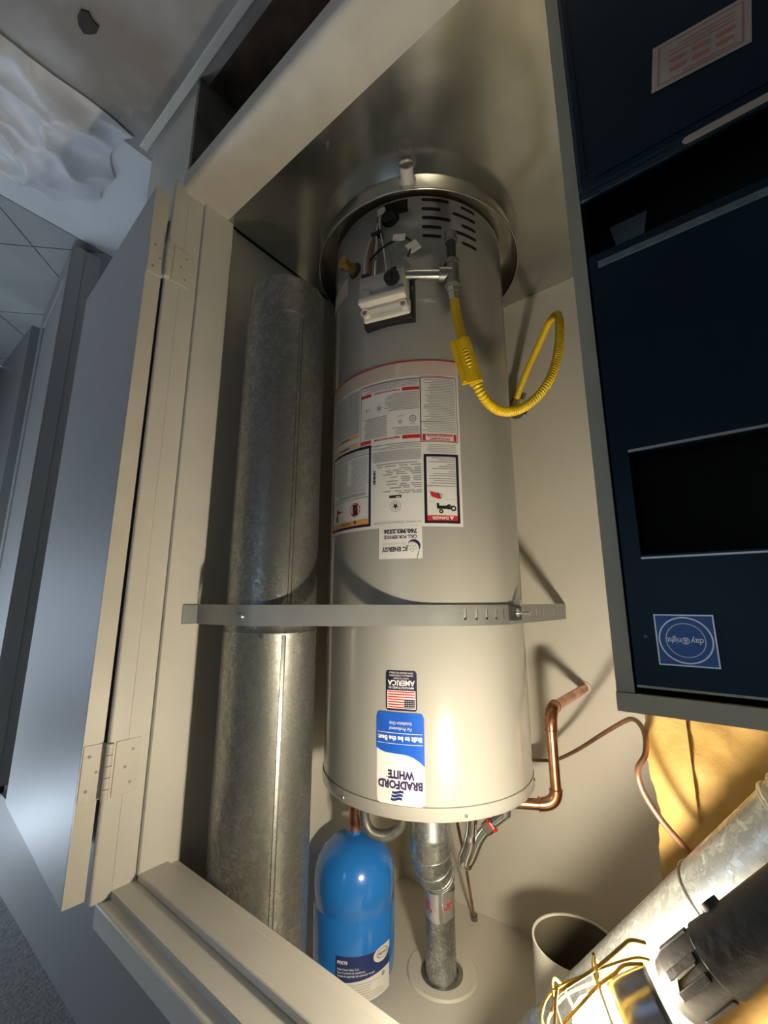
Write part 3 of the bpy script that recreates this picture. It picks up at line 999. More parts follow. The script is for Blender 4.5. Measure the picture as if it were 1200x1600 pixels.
# centre column
text(L_grey, SH, 'AUTOMATIC STORAGE WATER HEATER', SH.x(-110.5), -0.1745, 0.0078, o1, 'CENTER', width=0.112)
cx_, cz_ = SH.x(-110.1), -0.2085
disc(L_grey, SH, cx_, cz_, 0.0128, o1, 28, rin=0.0118)
disc(L_grey, SH, cx_, cz_, 0.0085, o1, 24, rin=0.0078)
star = []
for k in range(10):
    r_ = 0.0075 if k % 2 == 0 else 0.003
    star.append((cx_ + r_ * math.sin(R(36 * k)), cz_ + r_ * math.cos(R(36 * k))))
for k in range(0, 10, 2):
    poly(L_black, SH, [star[k - 1], star[k], star[k + 1], (cx_, cz_)], o1)
sheet(L_black, SH, SH.x(-113.2), SH.x(-106.8), -0.2335, -0.2275, o1)
lines(L_white, SH, SH.x(-112.6), SH.x(-110.4), -0.2288, -0.2330, 0.003, 0.0018, o2, 0.0)
rr = random.Random(3)
for z in (-0.2375, -0.2420, -0.2495, -0.2540, -0.2585, -0.2655, -0.270, -0.2745, -0.2815, -0.286, -0.2905, -0.295, -0.3015):
    x = SH.x(-123.5)
    for q in range(rr.randint(2, 4)):
        wd = 0.010 + rr.random() * 0.018
        sheet(L_grey, SH, x, x + wd, z - 0.0024, z, o1)
        x += wd + 0.004 + rr.random() * 0.006
        if x > SH.x(-103):
            break
for k in range(11):
    sheet(L_black, SH, SH.x(-99.0), SH.x(-97.7), -0.2645 - k * 0.0031 - 0.0007 * (k % 3), -0.2630 - k * 0.0031, o1)
lines(L_grey, SH, SH.x(-121.5), SH.x(-99.5), -0.3075, -0.3115, 0.004, 0.0022, o1, 0.0)
lines(L_lgrey, SH, SH.x(-123.5), SH.x(-97), -0.315, -0.341, 0.0026, 0.0019, o1, 0.05)
lines(L_grey, SH, SH.x(-123.5), SH.x(-97), -0.344, -0.353, 0.0035, 0.0013, o1, 0.4)
lines(L_grey, SH, SH.x(-141.5), SH.x(-126), -0.331, -0.353, 0.0042, 0.0014, o1, 0.2)
# warning panel (upper, as read at the right)
frame(L_navy, SH, SH.x(-96.2), SH.x(-60.5), -0.3625, -0.1675, 0.0062, o1)
sheet(L_orange, SH, SH.x(-95.0), SH.x(-61.5), -0.1855, -0.1735, o1)
text(L_black, SH, 'WARNING', SH.x(-78), -0.1825, 0.0085, o2, 'CENTER')
poly(L_black, SH, [(SH.x(-86.6), -0.1840), (SH.x(-84.4), -0.1840), (SH.x(-85.5), -0.1758)], o2)
disc(L_red, SH, SH.x(-85.5), -0.211, 0.0165, o2, 28, rin=0.0145)
sheet(L_black, SH, SH.x(-87.4), SH.x(-83.6), -0.224, -0.198, o1)
poly(L_red, SH, [(SH.x(-87.6), -0.2215), (SH.x(-87.1), -0.2230), (SH.x(-83.2), -0.2005), (SH.x(-83.7), -0.1990)], o3)
poly(L_red, SH, [(SH.x(-78.5), -0.220), (SH.x(-67.5), -0.224), (SH.x(-67.5), -0.205), (SH.x(-70), -0.212), (SH.x(-73), -0.213)], o1)
sheet(L_black, SH, SH.x(-69), SH.x(-67), -0.206, -0.192, o1)
sheet(L_navy, SH, SH.x(-95.2), SH.x(-61.5), -0.2385, -0.2375, o1)
sheet(L_navy, SH, SH.x(-95.2), SH.x(-61.5), -0.2725, -0.2717, o1)
sheet(L_navy, SH, SH.x(-95.2), SH.x(-61.5), -0.3425, -0.3415, o1)
lines(L_grey, SH, SH.x(-93), SH.x(-66), -0.243, -0.251, 0.004, 0.0024, o1, 0.2)
lines(L_lgrey, SH, SH.x(-93), SH.x(-64), -0.253, -0.270, 0.0036, 0.0018, o1, 0.2)
lines(L_lgrey, SH, SH.x(-94), SH.x(-81), -0.276, -0.338, 0.0036, 0.0018, o1, 0.2)
lines(L_lgrey, SH, SH.x(-79), SH.x(-64), -0.276, -0.338, 0.0036, 0.0018, o1, 0.2)
lines(L_lgrey, SH, SH.x(-94), SH.x(-64), -0.345, -0.357, 0.0036, 0.0018, o1, 0.2)
for mb, nm, mm in ((L_cream, 'print_band', 'cream'), (L_peach, 'print_band', 'peach'), (L_orange, 'print_band', 'orange'), (L_red, 'red_print', 'red'),
                   (L_navy, 'panel_border', 'navy'), (L_black, 'black_print', 'black'), (L_grey, 'fine_print', 'grey_print'),
                   (L_lgrey, 'fine_print', 'light_print'), (L_pink, 'fine_print', 'pink'), (L_white, 'lettering', 'white')):
    mb.build(nm, mm, lab, kind='stuff')

# ================================================================== DRAIN PAN
PR = 0.304
pan = thing('drain_pan', (HC[0], HC[1], FL), 'round shiny metal drain pan under the water heater', 'drain pan')
MB().lathe(HC[0], HC[1], [(0.0, FL + 0.0005), (PR - 0.012, FL + 0.0005), (PR - 0.002, FL + 0.056), (PR + 0.001, FL + 0.0575), (PR + 0.001, FL + 0.054), (PR - 0.0105, FL + 0.0), ], 128).lathe(HC[0], HC[1], [(0, FL + 0.0025), (PR - 0.014, FL + 0.0025), (PR - 0.004, FL + 0.056)], 128).build('dish', 'pan', pan, smooth=35)
MB().ring((HC[0], HC[1], FL + 0.057), (0, 0, 1), PR, 0.003, 128, 8).build('rolled_rim', 'pan', pan, smooth=60)
PT = -119.5
pd = Vector((math.cos(R(PT)), math.sin(R(PT)), 0))
pc = Vector((HC[0], HC[1], FL + 0.029))
st = MB().tube([pc + pd * 0.292, pc + pd * 0.345], 0.0165, 24, caps=False)
st.tube([pc + pd * 0.345, pc + pd * 0.33], [0.0165, 0.0135], 24, caps=False).tube([pc + pd * 0.3449, pc + pd * 0.30], 0.0135, 24, caps=False)
sp = st.build('drain_stub', 'pvc', pan, smooth=40)
MB().cyl(pc + pd * 0.297, pc + pd * 0.303, 0.021, 24).build('drain_nut', 'pvc', sp, smooth=40)
MB().cyl(pc + pd * 0.305, pc + pd * 0.307, 0.0134, 20).build('drain_bore', 'stub_in', sp)

# ================================================================== COMBUSTION AIR DUCT (vertical, galvanised)
DC = (0.843, 0.647)
DR = 0.102
du = thing('galvanized_duct', (DC[0], DC[1], -0.805), 'tall vertical galvanized air duct between the white jamb and the water heater', 'duct')
du_lo = MB().lathe(DC[0], DC[1], [(DR - 0.003, -0.70), (DR - 0.004, -0.805), (DR - 0.005, -0.805), (DR - 0.0045, -0.70)], 64)
du_lo.build('end_collar', 'galv', du, smooth=40)
d1 = MB().lathe(DC[0], DC[1], [(DR - 0.001, -0.70), (DR - 0.0005, -0.704), (DR + 0.0005, -0.70), (DR, -0.692), (DR, 0.055)], 64).build('lower_section', 'galv', du, smooth=40)
d2 = MB().lathe(DC[0], DC[1], [(DR, 0.045), (DR + 0.0025, 0.047), (DR + 0.0025, 0.062), (DR + 0.0045, 0.065), (DR + 0.0025, 0.068), (DR + 0.001, CC - 0.003)], 64).build('upper_section', 'galv', du, smooth=40)
SD = CylS(DC, DR + 0.0001, -160.0, 0.0)


def seam(parent, th, z0, z1, w_, rr=DR):
    s_ = MB()
    S = CylS(DC, rr, th, 0)
    for x0, x1, o0 in ((-w_, w_, 0.0016),):
        sheet(s_, S, x0, x1, z0, z1, o0)
        s_.add([S(x0, z0, -0.001), S(x0, z0, o0), S(x0, z1, o0), S(x0, z1, -0.001)], [(0, 1, 2, 3)])
        s_.add([S(x1, z0, -0.001), S(x1, z0, o0), S(x1, z1, o0), S(x1, z1, -0.001)], [(0, 1, 2, 3)])
    a = s_.build('lock_seam', 'galv', parent)
    s_ = MB()
    sheet(s_, S, -w_ - 0.003, -w_, z0, z1, 0.0006)
    s_.build('seam_groove', 'dark_iron', a)


seam(d1, -162.0, -0.69, 0.043, 0.003)
seam(d2, -157.0, 0.07, CC - 0.004, 0.003, DR + 0.0024)
for th, z in ((-133, 0.072), (-178, 0.07), (-150, 0.051)):
    a = Vector((DC[0] + (DR + 0.002) * math.cos(R(th)), DC[1] + (DR + 0.002) * math.sin(R(th)), z))
    MB().cyl(a, a + Vector((math.cos(R(th)), math.sin(R(th)), 0)) * 0.003, 0.0042, 10).build('screw', 'steel', d2, smooth=40)

# ================================================================== SEISMIC STRAP
ZS0, ZS1 = 0.0065, 0.0500
r1, r2 = DR + 0.0065, HR + 0.0035
dvv = Vector((DC[0] - HC[0], DC[1] - HC[1]))
ang = math.atan2(dvv.y, dvv.x) - math.acos((r2 - r1) / dvv.length)
P0 = Vector((0.9718, 0.535))
q = P0 - Vector(DC)
ta = math.atan2(q.y, q.x) - math.acos(r1 / q.length)
path = [P0]
na = 14
for k in range(na + 1):
    a = ta + (ang - ta) * k / na
    path.append(Vector((DC[0] + r1 * math.cos(a), DC[1] + r1 * math.sin(a))))
PW = Vector((0.384, YB - 0.002))
q = PW - Vector(HC)
tb = math.atan2(q.y, q.x) + math.acos(r2 / q.length)
tb -= 2 * PI
nb = 26
for k in range(nb + 1):
    a = ang + (tb - ang) * k / nb
    path.append(Vector((HC[0] + r2 * math.cos(a), HC[1] + r2 * math.sin(a))))
path.append(PW)
# resample
fine = []
for i in range(len(path) - 1):
    n = max(1, int((path[i + 1] - path[i]).length / 0.0025))
    for k in range(n):
        fine.append(path[i].lerp(path[i + 1], k / n))
fine.append(path[-1])
acc = [0.0]
for i in range(1, len(fine)):
    acc.append(acc[-1] + (fine[i] - fine[i - 1]).length)
strap = thing('seismic_strap', (0.6, 0.75, ZS0), 'grey perforated steel earthquake strap across duct and water heater', 'strap')
# slots: where the perforated run is, from the bearing angle -143 of the heater on
slot_s = []
si = min(range(len(fine)), key=lambda i: (fine[i] - Vector((HC[0] + r2 * math.cos(R(-143)), HC[1] + r2 * math.sin(R(-143))))).length)
s_pos = acc[si]
while s_pos < acc[-1] - 0.02:
    slot_s.append(s_pos)
    s_pos += 0.0265
zz = [ZS0, ZS0 + 0.0105, ZS1 - 0.0125, ZS1]
mb = MB()
for i in range(len(fine) - 1):
    mid = (acc[i] + acc[i + 1]) / 2
    hole = any(abs(mid - s_) < 0.0026 for s_ in slot_s)
    for r_ in range(3):
        if hole and r_ == 1:
            continue
        a, b = fine[i], fine[i + 1]
        mb.add([(a.x, a.y, zz[r_]), (b.x, b.y, zz[r_]), (b.x, b.y, zz[r_ + 1]), (a.x, a.y, zz[r_ + 1])], [(0, 1, 2, 3)])
bd = mb.build('band', 'strap', strap)
bm = bmesh.new()
bm.from_mesh(bd.data)
bmesh.ops.remove_doubles(bm, verts=bm.verts[:], dist=1e-5)
bmesh.ops.recalc_face_normals(bm, faces=bm.faces[:])
bm.to_mesh(bd.data)
bm.free()
sol = bd.modifiers.new('thickness', 'SOLIDIFY')
sol.thickness = 0.0015
sol.offset = 0
# tab folded on the jamb, bolts
MB().box(0.9705, 0.9735, 0.50, 0.537, ZS0, ZS1, 0.001).build('end_tab', 'strap', strap)
a = Vector((DC[0] + (r1 + 0.001) * math.cos(R(-108.5)), DC[1] + (r1 + 0.001) * math.sin(R(-108.5)), 0.03))
MB().cyl(a, a + Vector((math.cos(R(-108.5)), math.sin(R(-108.5)), 0)) * 0.004, 0.0055, 14, r2=0.003).build('screw', 'steel', strap, smooth=40)
th = -177
a = Vector((HC[0] + (r2 + 0.002) * math.cos(R(th)), HC[1] + (r2 + 0.002) * math.sin(R(th)), 0.025))
n_ = rad_h(th)
MB().obox(a, rad_h(th - 90), n_, dz, 0.03, 0.0015, 0.017, 0.001).build('splice_plate', 'dark_iron', strap)
MB().cyl(a - n_ * 0.004, a + n_ * 0.006, 0.011, 6).build('hex_nut', 'steel', strap)
MB().cyl(a, a + n_ * 0.035, 0.004, 12).build('bolt', 'steel', strap, smooth=40)
b2 = MB().cyl(a + Vector((0, 0, -0.022)) + n_ * -0.001, a + Vector((0, 0, -0.022)) + n_ * 0.014, 0.008, 6).build('hex_nut', 'steel', strap)

# ================================================================== FLUE of the water heater
fl = thing('flue_pipe', (0.643, 0.998, 0.417), 'jointed galvanized flue pipe rising from the heater top to the ceiling', 'flue pipe')
MB().lathe(0.643, 0.998, [(0.048, 0.417), (0.048, 0.545), (0.0495, 0.548), (0.0495, 0.556), (0.048, 0.559)], 40).build('lower_section', 'galv2', fl, smooth=40)
el = [((0.643, 0.998, 0.556), 0.0485), ((0.643, 0.999, 0.585), 0.0485), ((0.648, 1.012, 0.615), 0.047), ((0.657, 1.037, 0.645), 0.0455), ((0.668, 1.066, 0.668), 0.042), ((0.676, 1.086, 0.69), 0.039), ((0.677, 1.089, 0.705), 0.0385)]
MB().tube([p for p, r_ in el], [r_ for p, r_ in el], 32, caps=False).build('elbow', 'galv2', fl, smooth=20)
for i in range(1, len(el) - 1):
    t_ = (Vector(el[i + 1][0]) - Vector(el[i - 1][0])).normalized()
    MB().ring(el[i][0], t_, el[i][1], 0.0024, 40, 8).build('elbow_bead', 'galv2', fl, smooth=60)
MB().cyl((0.677, 1.089, 0.70), (0.677, 1.090, CC + 0.01), 0.038, 36, caps=False).build('upper_section', 'galv2', fl, smooth=40)
ST = CylS((0.677, 1.0895), 0.0385, -122, 0.0)
s = MB()
sheet(s, ST, -0.105, 0.105, lambda x: 0.712 + 0.003 * math.sin(x * 90), lambda x: 0.772 + 0.004 * math.sin(x * 70 + 1), 0.0008, 60)
tp_ = s.build('foil_tape', 'tape', fl, smooth=60)
s = MB()
for x0, z0, tl in ((-0.034, 0.734, 0.25), (-0.026, 0.742, 0.25), (0.02, 0.752, -0.5), (0.028, 0.744, -0.5), (0.024, 0.736, -0.5)):
    for k in range(3):
        xx = x0 + k * 0.0055
        sheet(s, ST, xx, xx + 0.004, z0 + tl * k * 0.0055 - 0.0028, z0 + tl * k * 0.0055 + 0.0028, 0.0012, 2)
s.build('tape_print', 'red', tp_, kind='stuff')
cpl = thing('ceiling_plate', (0.685, 1.108, CC - 0.006), 'round white ceiling collar around the heater flue', 'collar')
MB().lathe(0.685, 1.108, [(0.052, CC - 0.0005), (0.052, CC - 0.005), (0.086, CC - 0.005), (0.09, CC - 0.0005)], 56).build('collar_disc', 'wall', cpl, smooth=30)
MB().lathe(0.68, 1.098, [(0.0385, CC - 0.002), (0.042, CC - 0.009), (0.052, CC - 0.007), (0.0525, CC - 0.001)], 40).build('hole_ring', 'iron', cpl, smooth=40)  # dark ring drawn for the hole around the pipe

rod = thing('hanger_rod', (0.629, 1.08, 0.45), 'thin rusty rod running from behind the flue up to the ceiling', 'rod')
MB().tube([(0.6285, 1.1, 0.46), (0.629, 1.11, 0.57), (0.645, 1.165, 0.66), (0.702, 1.319, 0.905)], 0.0038, 10).build('rod_bar', 'copper_old', rod, smooth=40)
MB().cyl((0.702, 1.319, 0.898), (0.703, 1.321, CC - 0.0005), 0.010, 16).build('rod_foot', 'iron', rod, smooth=40)
MB().cyl((0.629, 1.10, 0.455), (0.629, 1.105, 0.50), 0.009, 12).build('rod_socket', 'dark_iron', rod, smooth=40)

# ================================================================== WATER CONNECTORS on the heater top
fc = thing('flexible_connector', (0.70, 0.93, 0.46), 'curved grey water connector on top of the heater beside the copper nipple', 'water connector', 'flexible water connectors')
MB().tube(smooth_path([(0.775, 0.905, 0.47), (0.755, 0.885, 0.513), (0.735, 0.888, 0.537), (0.705, 0.908, 0.541), (0.682, 0.922, 0.525), (0.670, 0.926, 0.49), (0.666, 0.926, 0.42)]), 0.0125, 16).build('hose', 'iron', fc, smooth=40)
MB().cyl((0.666, 0.926, 0.4175), (0.666, 0.926, 0.45), 0.017, 6).build('hex_nut', 'steel', fc)
MB().cyl((0.79, 0.912, 0.462), (0.77, 0.902, 0.48), 0.016, 6).build('hex_nut', 'steel', fc)
fc2 = thing('flexible_connector', (0.53, 1.02, 0.46), 'shiny looped metal water connector on top of the heater behind the screw', 'water connector', 'flexible water connectors')
MB().tube(smooth_path([(0.535, 1.02, 0.42), (0.538, 1.018, 0.50), (0.545, 1.014, 0.552), (0.556, 1.008, 0.583), (0.553, 1.014, 0.592), (0.543, 1.018, 0.578), (0.527, 1.027, 0.54), (0.508, 1.036, 0.515)]), [0.013] * 14 + [0.015] * 21 + [0.012] * 22, 16).build('hose', 'steel', fc2, smooth=40)
MB().cyl((0.512, 1.034, 0.52), (0.494, 1.04, 0.502), 0.015, 6).build('hex_nut', 'steel', fc2)
MB().cyl((0.5, 1.038, 0.508), (0.497, 1.039, 0.505), 0.0175, 16).build('red_washer', 'red', fc2)
MB().cyl((0.494, 1.04, 0.502), (0.468, 1.05, 0.48), 0.011, 12).build('nipple', 'steel', fc2, smooth=40)
MB().cyl((0.47, 1.05, 0.484), (0.462, 1.053, 0.42), 0.013, 12).build('riser', 'iron', fc2, smooth=40)

# ================================================================== EXPANSION TANK
TC = (0.84, 0.945)
TR = 0.1016
tk = thing('expansion_tank', (TC[0], TC[1], 0.417), 'bright blue expansion tank standing above the heater beside the duct', 'tank')
prof = [(0.012, 0.588), (0.03, 0.590), (0.055, 0.599), (0.077, 0.615), (0.092, 0.636), (0.1, 0.66), (TR, 0.68), (TR, 0.722), (TR - 0.0012, 0.724), (TR - 0.0012, 0.7255), (TR, 0.7275), (TR, 0.845), (0.098, 0.868), (0.088, 0.885), (0.07, 0.895), (0.04, 0.901), (0.0, 0.903)]
sh_ = MB().lathe(TC[0], TC[1], prof, 72).build('shell', 'blue_tank', tk, smooth=40)
MB().cyl((0.84, 0.945, 0.575), (0.84, 0.945, 0.60), 0.016, 6).build('tank_boss', 'blue_tank', tk)
MB().cyl((0.84, 0.945, 0.505), (0.84, 0.945, 0.583), 0.0155, 24).build('copper_nipple', 'copper_old', tk, smooth=40)
MB().ring((0.84, 0.945, 0.507), (0, 0, 1), 0.015, 0.003, 24, 8).build('solder_ring', 'teal', tk, smooth=60)
MB().cyl((0.838, 0.94, 0.417), (0.84, 0.945, 0.507), 0.0135, 20).build('brass_nipple', 'brass', tk, smooth=40)
class FlipS:
    """the tank hangs upside down: its label too"""
    curved = True

    def __init__(s, S, zc):
        s.S, s.zc = S, zc

    def __call__(s, x, y, off):
        return s.S(-x, s.zc - y, off)


STK = FlipS(CylS(TC, TR, -148.0, 0.0), 0.835)
hw = R(39.5) * TR
s = MB()
sheet(s, STK, -hw, hw, -0.0445, 0.045, 0.0006, 40)
tl = s.build('tank_label', 'white', tk)
tl['label'] = 'blue and white product label reading upside down'
s = MB()
sheet(s, STK, -hw, hw, lambda x: -0.001 + 0.004 * math.sin(x * 22), 0.045, 0.0009, 40)
s.build('label_field', 'navy2', tl)
s = MB()
sheet(s, STK, 0.018, 0.066, lambda x: 0.034 - 0.0145 * math.sqrt(max(0, 1 - ((x - 0.042) / 0.024) ** 2)), lambda x: 0.034 + 0.0145 * math.sqrt(max(0, 1 - ((x - 0.042) / 0.024) ** 2)), 0.0013, 24)
sheet(s, STK, 0.042, hw, lambda x: 0.020 + (x - 0.042) * 0.5, 0.0485, 0.0013, 10)
text(s, STK, 'PFXT8', -hw + 0.004, 0.030, 0.0085, 0.0012, 'LEFT', bold=0.0004)
for k, wd in enumerate((0.050, 0.064, 0.088)):
    text(s, STK, ('Water Heater Safety Tank', 'Vase de securite de chauffe-eau', 'Tanque de seguridad del calentador de agua')[k], -hw + 0.004, 0.0185 - k * 0.0062, 0.0056, 0.0012, 'LEFT', width=wd, bold=0.0001)
s.build('lettering', 'white', tl)
s = MB()
disc(s, STK, 0.044, 0.035, 0.0175, 0.0017, 30, rin=0.0158, ry=0.0092)
text(s, STK, 'PROFLO', 0.044, 0.0325, 0.007, 0.0017, 'CENTER', width=0.027, shear=0.3, bold=0.0002)
s.build('oval_logo', 'navy', tl)
s = MB()
lines(s, STK, -hw + 0.006, hw - 0.012, -0.008, -0.043, 0.0048, 0.0016, 0.0010, 0.4)
s.build('fine_print', 'light_print', tl, kind='stuff')
s = MB()
disc(s, STK, 0.046, -0.006, 0.005, 0.0013, 16)
s.build('round_mark', 'grey_print', tl)

# ================================================================== COPPER RELIEF LINE
cr = thing('copper_pipe', (0.348, 1.045, 0.238), 'bright copper relief pipe elbowing from the heater side into the back wall', 'pipe')


def elbow(a, c, b, r, name='elbow'):
    """short 90 degree elbow around corner c"""
    a, b, c = Vector(a), Vector(b), Vector(c)
    pts = [a]
    for k in range(9):
        t = k / 8
        pts.append((1 - t) ** 2 * a + 2 * t * (1 - t) * c + t * t * b)
    pts.append(b)
    return MB().tube(pts[1:-1], r, 18).build(name, 'copper', cr, smooth=50)


hp = Vector((0.347, 1.046, 0.432))
MB().cyl((0.445, 1.006, 0.437), (0.373, 1.036, 0.433), 0.0111, 18).build('pipe_run', 'copper', cr, smooth=40)
elbow((0.383, 1.032, 0.433), hp, (0.3472, 1.046, 0.400), 0.0135)
MB().cyl((0.3472, 1.046, 0.403), (0.348, 1.047, 0.276), 0.0111, 18).build('pipe_run', 'copper', cr, smooth=40)
elbow((0.348, 1.047, 0.280), (0.348, 1.047, 0.238), (0.348, 1.085, 0.238), 0.0135)
MB().cyl((0.348, 1.075, 0.238), (0.348, YB - 0.001, 0.238), 0.0111, 18).build('pipe_run', 'copper', cr, smooth=40)
for c, ax_ in (((0.3472, 1.046, 0.401), (0, 0, 1)), ((0.348, 1.047, 0.281), (0, 0, 1)), ((0.381, 1.033, 0.433), (0.92, -0.38, 0)), ((0.348, 1.083, 0.238), (0, 1, 0))):
    MB().ring(c, ax_, 0.0128, 0.0018, 24, 8).build('solder_joint', 'copper', cr, smooth=60)
MB().lathe(0, 0, [(0.0, 0)], 3)
MB().ring((0.348, YB - 0.003, 0.238), (0, 1, 0), 0.013, 0.004, 24, 8).build('wall_caulk', 'white', cr, smooth=60)

tube_pts = [(0.47, 1.25, 0.42), (0.434, 1.23, 0.408), (0.394, 1.21, 0.393), (0.32, 1.15, 0.339), (0.252, 1.08, 0.281), (0.19, 1.0, 0.229), (0.163, 0.942, 0.210), (0.143, 0.888, 0.2075),
            (0.1285, 0.822, 0.209), (0.1255, 0.782, 0.2217), (0.1345, 0.765, 0.2396), (0.1305, 0.764, 0.2648), (0.1145, 0.767, 0.2945), (0.0965, 0.777, 0.3208), (0.081, 0.784, 0.340), (0.066, 0.79, 0.358)]
ct = MB().tube(smooth_path(tube_pts, 5), 0.0042, 10).build('copper_tube', 'copper_old', smooth=50)
tag(ct, 'thin bent copper tube curving from behind the heater over yellow insulation', 'tube')

# ================================================================== GAS PIPE, HOSE, SHUT-OFF
tee = Vector((0.4165, 0.790, -0.757))
gp = thing('gas_pipe', (tee.x, tee.y, -0.86), 'dark steel gas tee with drip leg beside the gas valve', 'pipe')
up = dz
MB().cyl(tee + Vector((0, 0, -0.035)), tee + Vector((0, 0, 0.03)), 0.0155, 20).build('tee_body', 'iron', gp, smooth=40)
for dzz in (-0.035, 0.022):
    MB().cyl(tee + Vector((0, 0, dzz)), tee + Vector((0, 0, dzz + 0.010)), 0.0185, 20).build('tee_collar', 'iron', gp, smooth=40)
nipA = gpt(-0.056, 0.034, -0.757)
nd = (tee - nipA)
nipA = Vector((nipA.x, nipA.y, tee.z - 0.006))
MB().cyl(tee, tee.lerp(nipA, 0.28), 0.0165, 18).build('tee_branch', 'iron', gp, smooth=40)
MB().cyl(tee.lerp(nipA, 0.25), nipA, 0.0115, 18).build('nipple', 'steel', gp, smooth=40)
MB().cyl(tee + Vector((0, 0, -0.03)), tee + Vector((0, 0, -0.095)), 0.0112, 18).build('drip_leg', 'dark_iron', gp, smooth=40)
MB().cyl(tee + Vector((0, 0, -0.09)), tee + Vector((0, 0, -0.112)), 0.0155, 20).build('leg_cap', 'iron', gp, smooth=40)
MB().cyl(tee + Vector((0, 0, 0.03)), tee + Vector((-0.001, 0, 0.05)), 0.0145, 6).build('flare_nut', 'steel', gp)
MB().cyl(tee + Vector((-0.001, 0, 0.05)), tee + Vector((-0.003, 0, 0.072)), 0.0125, 6).build('flare_nut', 'steel', gp)

hose_pts = [tuple(tee + Vector((-0.003, 0, 0.073))), (0.408, 0.785, -0.65), (0.397, 0.777, -0.60), (0.386, 0.772, -0.555), (0.376, 0.773, -0.507), (0.368, 0.786, -0.466), (0.359, 0.803, -0.430), (0.347, 0.852, -0.415), (0.326, 0.913, -0.432),
            (0.298, 0.955, -0.468), (0.271, 0.983, -0.517), (0.257, 1.008, -0.577), (0.251, 1.03, -0.642), (0.254, 1.06, -0.714), (0.268, 1.098, -0.763), (0.297, 1.13, -0.768), (0.341, 1.171, -0.74), (0.408, 1.234, -0.695), (0.468, 1.285, -0.632)]
gh = thing('gas_hose', (0.33, 1.0, -0.77), 'yellow corrugated gas hose looping from the tee to the wall valve', 'hose')
hp_ = smooth_path(hose_pts, 10)
# fine resample with corrugation
fin = [hp_[0]]
for i in range(len(hp_) - 1):
    n = max(1, int((hp_[i + 1] - hp_[i]).length / 0.0011))
    for k in range(1, n + 1):
        fin.append(hp_[i].lerp(hp_[i + 1], k / n))
rad = []
acc_ = 0
tot = sum((fin[i + 1] - fin[i]).length for i in range(len(fin) - 1))
for i, p in enumerate(fin):
    if i:
        acc_ += (fin[i] - fin[i - 1]).length
    t = acc_ / tot
    amp = 0.0016 if t < 0.66 else 0.0002
    rad.append(0.0098 + amp * math.sin(acc_ * 2 * PI / 0.0075))
MB().tube(fin, rad, 14).build('corrugated_tube', 'yellow', gh, smooth=60)
ta_, tb_ = Vector((0.386, 0.772, -0.562)), Vector((0.366, 0.786, -0.458))
tdir = (tb_ - ta_).normalized()
tn = Vector((-0.55, -0.83, 0))
tn = (tn - tdir * tn.dot(tdir)).normalized()
ts = tdir.cross(tn)
MB().obox((ta_ + tb_) / 2 + ts * 0.010 + tn * 0.008, tdir, ts, tn, 0.053, 0.022, 0.0035, 0.002).build('warning_tag', 'yellow_tag', gh)
MB().cyl(ta_, tb_, 0.0145, 14).build('tag_sleeve', 'yellow_tag', gh, smooth=40)
MB().obox((ta_ + tb_) / 2 + ts * 0.026 + tn * 0.012, tdir, ts, tn, 0.05, 0.004, 0.005, 0.001).build('tag_fold', 'yellow_tag', gh)

sv = thing('shutoff_valve', (0.487, 1.35, -0.636), 'small worn gas shut-off valve on the back wall behind the heater', 'valve')
MB().cyl((0.487, YB - 0.001, -0.636), (0.484, 1.315, -0.636), 0.012, 16).build('wall_nipple', 'iron', sv, smooth=40)
MB().obox((0.480, 1.302, -0.634), (1, 0, 0), (0, 1, 0), dz, 0.018, 0.016, 0.016, 0.004).build('valve_body', 'iron', sv)
MB().cyl((0.470, 1.288, -0.632), (0.455, 1.272, -0.645), 0.0135, 6).build('flare_nut', 'brass', sv)
MB().obox((0.455, 1.300, -0.612), Vector((-0.8, -0.2, 0.55)).normalized(), Vector((0.24, -0.97, 0)).normalized(), Vector((0.5, 0.1, 0.85)).normalized(), 0.028, 0.003, 0.009, 0.002).build('lever', 'iron', sv)
MB().cyl((0.487, YB - 0.0005, -0.636), (0.487, YB - 0.004, -0.636), 0.026, 20).build('escutcheon', 'strap', sv, smooth=40)

# ================================================================== FURNACE
FY = 0.535
fx0_, fx1_ = -0.42, 0.105
fz1_ = 0.111
fu = thing('furnace', (-0.15, 0.85, FL), 'dark blue upright furnace in a grey casing beside the water heater', 'furnace')
c = MB()
c.box(fx1_ - 0.004, fx1_, FY, 1.15, FL, fz1_).box(fx0_, fx0_ + 0.004, FY, 1.15, FL, fz1_).box(fx0_, fx1_, 1.146, 1.15, FL, fz1_)
c.box(fx0_, fx1_, FY, 1.15, fz1_ - 0.004, fz1_).box(fx0_, fx1_, FY, 1.15, FL, FL + 0.004)
c.build('casing', 'furnace_grey', fu)
MB().box(fx1_ - 0.0165, fx1_ + 0.0005, FY - 0.002, FY + 0.004, FL, fz1_ - 0.018).build('side_flange', 'furnace_grey', fu)
MB().box(fx0_, fx1_ + 0.001, FY - 0.004, FY + 0.004, fz1_ - 0.0175, fz1_ + 0.001).build('top_flange', 'furnace_grey', fu)
MB().box(fx0_ + 0.006, fx1_ - 0.006, FY + 0.07, FY + 0.08, FL + 0.006, fz1_ - 0.006).build('inner_dark_sheet', 'void_black', fu)  # black sheet standing in for the darkness behind the panels
MB().box(fx1_ - 0.02, fx1_ - 0.005, FY + 0.012, FY + 0.07, FL + 0.006, fz1_ - 0.006).build('inner_dark_side', 'void_black', fu)  # black side of the same painted darkness
px1 = 0.0845
